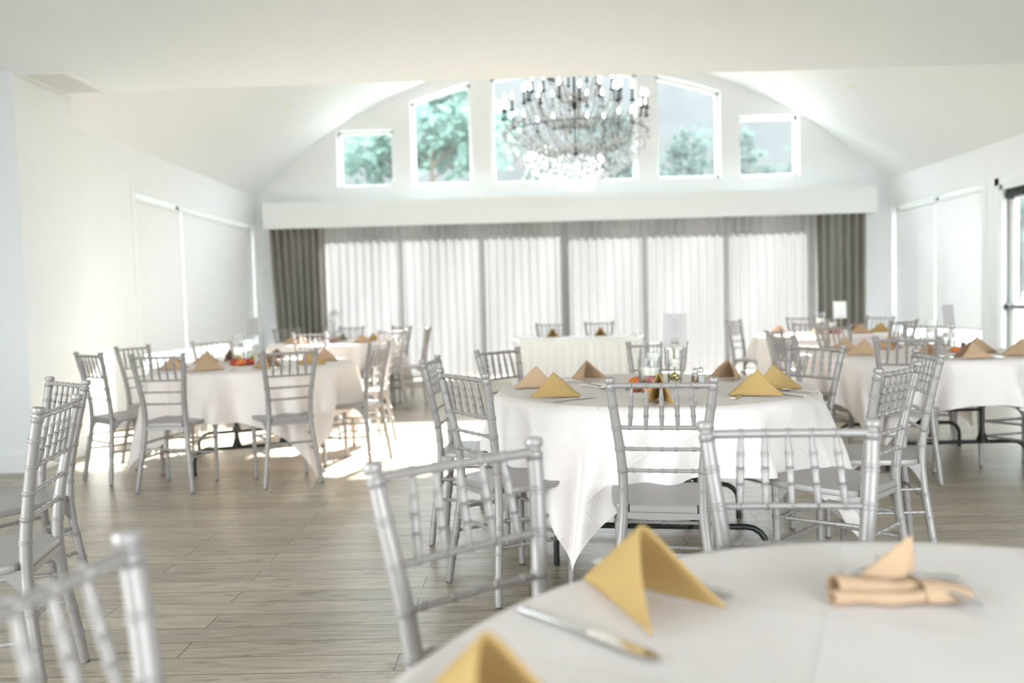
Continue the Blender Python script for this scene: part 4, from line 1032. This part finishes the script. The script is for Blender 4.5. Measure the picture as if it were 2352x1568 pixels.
# ------------------------------------------------------------------ chandelier
def chandelier():
    cx, cy_ = 0.68, 9.70; hub = 2.965
    t = thing('chandelier', 'large crystal chandelier with dark arms and lit candle bulbs hanging in the vault', 'chandelier', (cx, cy_, 0))
    top = vault(cx) - 0.0
    obj('column', MB().lathe([(0.001, hub - 0.03), (0.030, hub - 0.03), (0.045, hub), (0.030, hub + 0.04), (0.010, hub + 0.06), (0.010, hub + 0.50), (0.040, hub + 0.56), (0.016, hub + 0.62), (0.012, hub + 1.2), (0.03, hub + 1.25), (0.006, hub + 1.3)], 20, cap=False), 'dark_metal', t)
    ch = MB(); z = hub + 1.3; k = 0
    while z < top - 0.05:
        a = (k % 2) * PI / 2
        ch.sweep([(0.018 * math.cos(q) * math.cos(a), 0.018 * math.cos(q) * math.sin(a), z + 0.03 + 0.03 * math.sin(q)) for q in [2 * PI * i / 12 for i in range(13)]], 0.004, 6, cap=False); z += 0.048; k += 1
    obj('chain', ch, 'dark_metal', t)
    obj('canopy', MB().lathe([(0.09, top + 0.02), (0.09, top - 0.02), (0.05, top - 0.05), (0.001, top - 0.06)], 24, cap=False), 'dark_metal', t)
    tiers = [(24, 0.86, 3.40, hub + 0.00, 0.0), (16, 0.56, 3.62, hub + 0.30, 0.1), (8, 0.30, 3.85, hub + 0.60, 0.2)]
    for (n_, R, zc, z0, off) in tiers:
        for k in range(n_):
            a = 2 * PI * (k + off) / n_; ca, sa = math.cos(a), math.sin(a)
            zz = zc + (0.04 if k % 2 else 0.0)
            pts = []
            for i in range(13):
                u = i / 12
                rr = 0.03 + (R - 0.03) * (u ** 0.8); z = z0 + 0.02 + (zz - z0 - 0.06) * (u ** 2.6) - 0.05 * math.sin(PI * u) * (0.7 if R > 0.6 else 0.4)
                pts.append((rr * ca, rr * sa, z))
            pts.append((R * ca, R * sa, zz - 0.02))
            am = obj('arm', MB().sweep(pts, 0.0048, 6), 'bronze', t)
            cd = obj('candle', MB().lathe([(0.001, zz - 0.03), (0.030, zz - 0.018), (0.034, zz - 0.008), (0.012, zz - 0.006), (0.0115, zz + 0.12), (0.001, zz + 0.12)], 10, c=(R * ca, R * sa, 0), cap=False), 'dark_metal', t)
            obj('bulb', MB().lathe([(0.006, zz + 0.12), (0.016, zz + 0.14), (0.019, zz + 0.158), (0.013, zz + 0.182), (0.004, zz + 0.205), (0.0005, zz + 0.21)], 10, c=(R * ca, R * sa, 0), cap=False), 'bulb', cd)
    r_ = random.Random(5)
    def drop(b, p, s, a):
        x, y, z = p; w = 0.42 * s; vs = [(x, y, z + s * 0.9)]
        for i in range(6): vs.append((x + w * math.cos(a + i * PI / 3), y + w * math.sin(a + i * PI / 3), z))
        vs.append((x, y, z - s * 1.1))
        fs = [(0, 1 + i, 1 + (i + 1) % 6) for i in range(6)] + [(7, 1 + (i + 1) % 6, 1 + i) for i in range(6)]
        b.add(vs, fs)
    big, strands = [], MB()
    # bead basket below the hub: rings of drops narrowing to the bottom
    rings = [(0.86, 3.20, 70), (0.85, 3.11, 74), (0.81, 3.03, 72), (0.76, 2.96, 70), (0.70, 2.90, 66), (0.63, 2.84, 60), (0.55, 2.785, 54), (0.47, 2.735, 46), (0.38, 2.69, 38), (0.30, 2.65, 30), (0.21, 2.61, 20), (0.12, 2.575, 12), (0.01, 2.535, 1)]
    for (R, z, n_) in rings:
        for k in range(n_):
            a = 2 * PI * (k + r_.uniform(-0.2, 0.2)) / n_
            R2 = R + r_.uniform(-0.03, 0.03) * (R > 0.05); p = (R2 * math.cos(a), R2 * math.sin(a), z + r_.uniform(-0.032, 0.032)); s = r_.uniform(0.024, 0.046)
            if math.sin(a) < -0.35 and len(big) < 100 and k % 2 == 0 or n_ == 1: big.append((p, s, a))
            else: drop(strands, p, s, a)
    # strands from the outer cups to the hub, and drops below every cup
    for (n_, R, zc, z0, off) in tiers:
        for k in range(n_):
            a = 2 * PI * (k + off) / n_; ca, sa = math.cos(a), math.sin(a)
            for q in range(4): drop(strands, (R * ca + r_.uniform(-.03, .03), R * sa + r_.uniform(-.03, .03), zc - 0.07 - 0.055 * q), r_.uniform(0.018, 0.028), a)
            for q in range(14):
                u = (q + 1) / 15; rr = R * (1 - u); z = zc - 0.02 + (z0 + 0.12 - zc) * u - 0.16 * math.sin(PI * u) * (1 if R > .6 else .5)
                drop(strands, (rr * ca, rr * sa, z), r_.uniform(0.018, 0.030), a)
                drop(strands, (rr * math.cos(a + .06), rr * math.sin(a + .06), z - 0.07), r_.uniform(0.018, 0.030), a)
            a2 = 2 * PI * (k + 0.5 + off) / n_
            for q in range(3): drop(strands, (R * 0.96 * math.cos(a2), R * 0.96 * math.sin(a2), zc - 0.10 - 0.06 * q), r_.uniform(0.018, 0.026), a2)
    for p, s, a in big:
        b = MB(); drop(b, p, s, a); obj('crystal', b, 'crystal', t, smooth=False)
    st = obj('crystal_strands', strands, 'crystal', t, smooth=False); st['kind'] = 'stuff'
    obj('basket_ring', MB().sweep([(0.86 * math.cos(q), 0.86 * math.sin(q), 3.18) for q in [2 * PI * i / 48 for i in range(49)]], 0.006, 6, cap=False).sweep([(0.50 * math.cos(q), 0.50 * math.sin(q), 2.79) for q in [2 * PI * i / 36 for i in range(37)]], 0.004, 6, cap=False), 'dark_metal', t)
chandelier()

# ------------------------------------------------------------------ outdoors
struct('ground', MB().box((-60, -45, -0.55), (60, 90, -0.35)), 'gravel')
b = MB().box((XR + 0.3, 6.0, -0.35), (10.0, 17.0, -0.06)); b.box((-8.0, 7.2, -0.35), (XL - 0.3, 17, -0.06)); b.box((-8.0, YB + 0.35, -0.35), (10.0, 17.0, -0.06))
struct('deck_floor', b, 'deck')
def railing(x0, y0, x1, y1, lab):
    L = math.hypot(x1 - x0, y1 - y0); a = math.atan2(y1 - y0, x1 - x0)
    t = thing('deck_railing', lab, 'railing', (x0, y0, -0.06), a, 'deck railings')
    obj('top_rail', MB().box((0, -0.05, 1.02), (L, 0.05, 1.10)), 'trim', t, smooth=False)
    obj('bottom_rail', MB().box((0, -0.03, 0.08), (L, 0.03, 0.14)), 'trim', t, smooth=False)
    n_ = int(L / 0.125)
    for i in range(1, n_): obj('baluster', MB().box((i * L / n_ - 0.016, -0.016, 0.14), (i * L / n_ + 0.016, 0.016, 1.02)), 'trim', t, smooth=False)
    m_ = max(1, round(L / 2.0))
    for i in range(m_ + 1): obj('post', MB().box((i * L / m_ - 0.06, -0.06, 0), (i * L / m_ + 0.06, 0.06, 1.2)), 'trim', t, smooth=False)
railing(7.7, 8.0, 7.7, 16.5, 'white deck railing with balusters outside the glass door')
railing(-6.3, 8.6, -6.3, 16.5, 'white deck railing seen below the left blinds')
def tree(x, y, h, w, mat, lab, seed, n_=6500, leaf=0.30, z0=-0.35, trunk=0.16):
    r_ = random.Random(seed); t = thing('tree', lab, 'tree', (x, y, z0), 0, 'trees beyond the windows')
    tr = MB(); tr.sweep([(0, 0, 0), (0.1, 0.05, h * 0.3), (0.0, 0.1, h * 0.6), (0.1, 0, h * 0.85)], [trunk, trunk * 0.75, trunk * 0.5, trunk * 0.15], 8)
    for k in range(7):
        a = r_.uniform(0, 6.28); zz = h * r_.uniform(0.25, 0.65); l_ = w * r_.uniform(0.3, 0.45)
        tr.sweep([(0.05, 0.05, zz), (l_ * 0.5 * math.cos(a), l_ * 0.5 * math.sin(a), zz + l_ * 0.35), (l_ * math.cos(a), l_ * math.sin(a), zz + l_ * 0.8)], [trunk * 0.4, trunk * 0.25, trunk * 0.08], 6)
    obj('trunk', tr, 'bark', t)
    cl = []
    for k in range(44):
        a = r_.uniform(0, 6.28); q = math.sqrt(r_.random()); zz = r_.uniform(0.22, 0.93)
        env = math.sin(PI * min(1.0, (zz - 0.12) / 0.88)) ** 0.6
        cl.append((Vector((q * env * w / 2 * math.cos(a), q * env * w / 2 * math.sin(a), zz * h)), r_.uniform(0.11, 0.20) * w))
    b = MB()
    for k in range(n_):
        c, rr = cl[k % len(cl)]; d = Vector((r_.gauss(0, 1), r_.gauss(0, 1), r_.gauss(0, 0.8))).normalized() * rr * r_.random() ** 0.4
        p = c + d; u = Vector((r_.gauss(0, 1), r_.gauss(0, 1), r_.gauss(0, 1))).normalized(); v = u.cross(Vector((r_.gauss(0, 1), r_.gauss(0, 1), r_.gauss(0, 1)))).normalized()
        s = leaf * r_.uniform(0.5, 1.1); b.add([p - u * s, p - v * s * 0.55 + u * s * 0.1, p + u * s, p + v * s * 0.55 + u * s * 0.1], [(0, 1, 2, 3)])
    obj('foliage', b, mat, t, smooth=False)
    return t
M['hill'] = principled('haze_tone_backdrop', (0.0265, 0.0280, 0.0278), 0.9, var=0.35, nscale=0.35)  # added slope, its grey tone stands in for haze beyond the windows
rows = []
r_ = random.Random(8)
for i in range(9):
    row = []
    for j in range(61):
        x = -90 + 180 * j / 60; f_ = i / 8
        z = -0.5 + (30 + 3 * math.sin(x * 0.06) + 2 * math.sin(x * 0.17 + 1)) * (math.sin(f_ * PI / 2)) + r_.uniform(-0.6, 0.6) * f_
        row.append((x, 62 + 26 * f_ + r_.uniform(-0.8, 0.8), z))
    rows.append(row)
struct('backdrop_hill', MB().grid(rows), 'hill', smooth=True)
tree(-9.6, 29.0, 11.0, 7.0, 'foliage', 'leafy green tree beyond the left end high window', 1)
tree(-3.6, 33.0, 11.5, 7.0, 'foliage', 'leafy green tree beyond the second high window from the left', 2)
tree(3.6, 41.0, 11.0, 7.0, 'foliage2', 'paler green tree beyond the chandelier window', 3, n_=4500)
tree(10.4, 44.0, 11.0, 7.0, 'foliage2', 'thin pale tree beyond the second high window from the right', 4, n_=2500)
tree(17.5, 46.0, 12.0, 7.0, 'foliage2', 'thin pale tree beyond the right end high window', 5, n_=1800)
tree(17.0, 18.0, 7.5, 6.0, 'foliage', 'bushy green tree beyond the glass door at the right', 6, n_=2600)
tree(15.5, 24.0, 9.0, 6.0, 'foliage', 'tall green tree beyond the deck at the right', 7, n_=2000)
tree(-13.0, 16.0, 6.0, 6.0, 'foliage', 'bushy green tree outside the left blinds', 8, n_=1600)
tree(-2.5, 16.4, 3.9, 2.4, 'foliage', 'small bushy tree just outside the left end of the curtains', 9, n_=420, leaf=0.15, trunk=0.06)
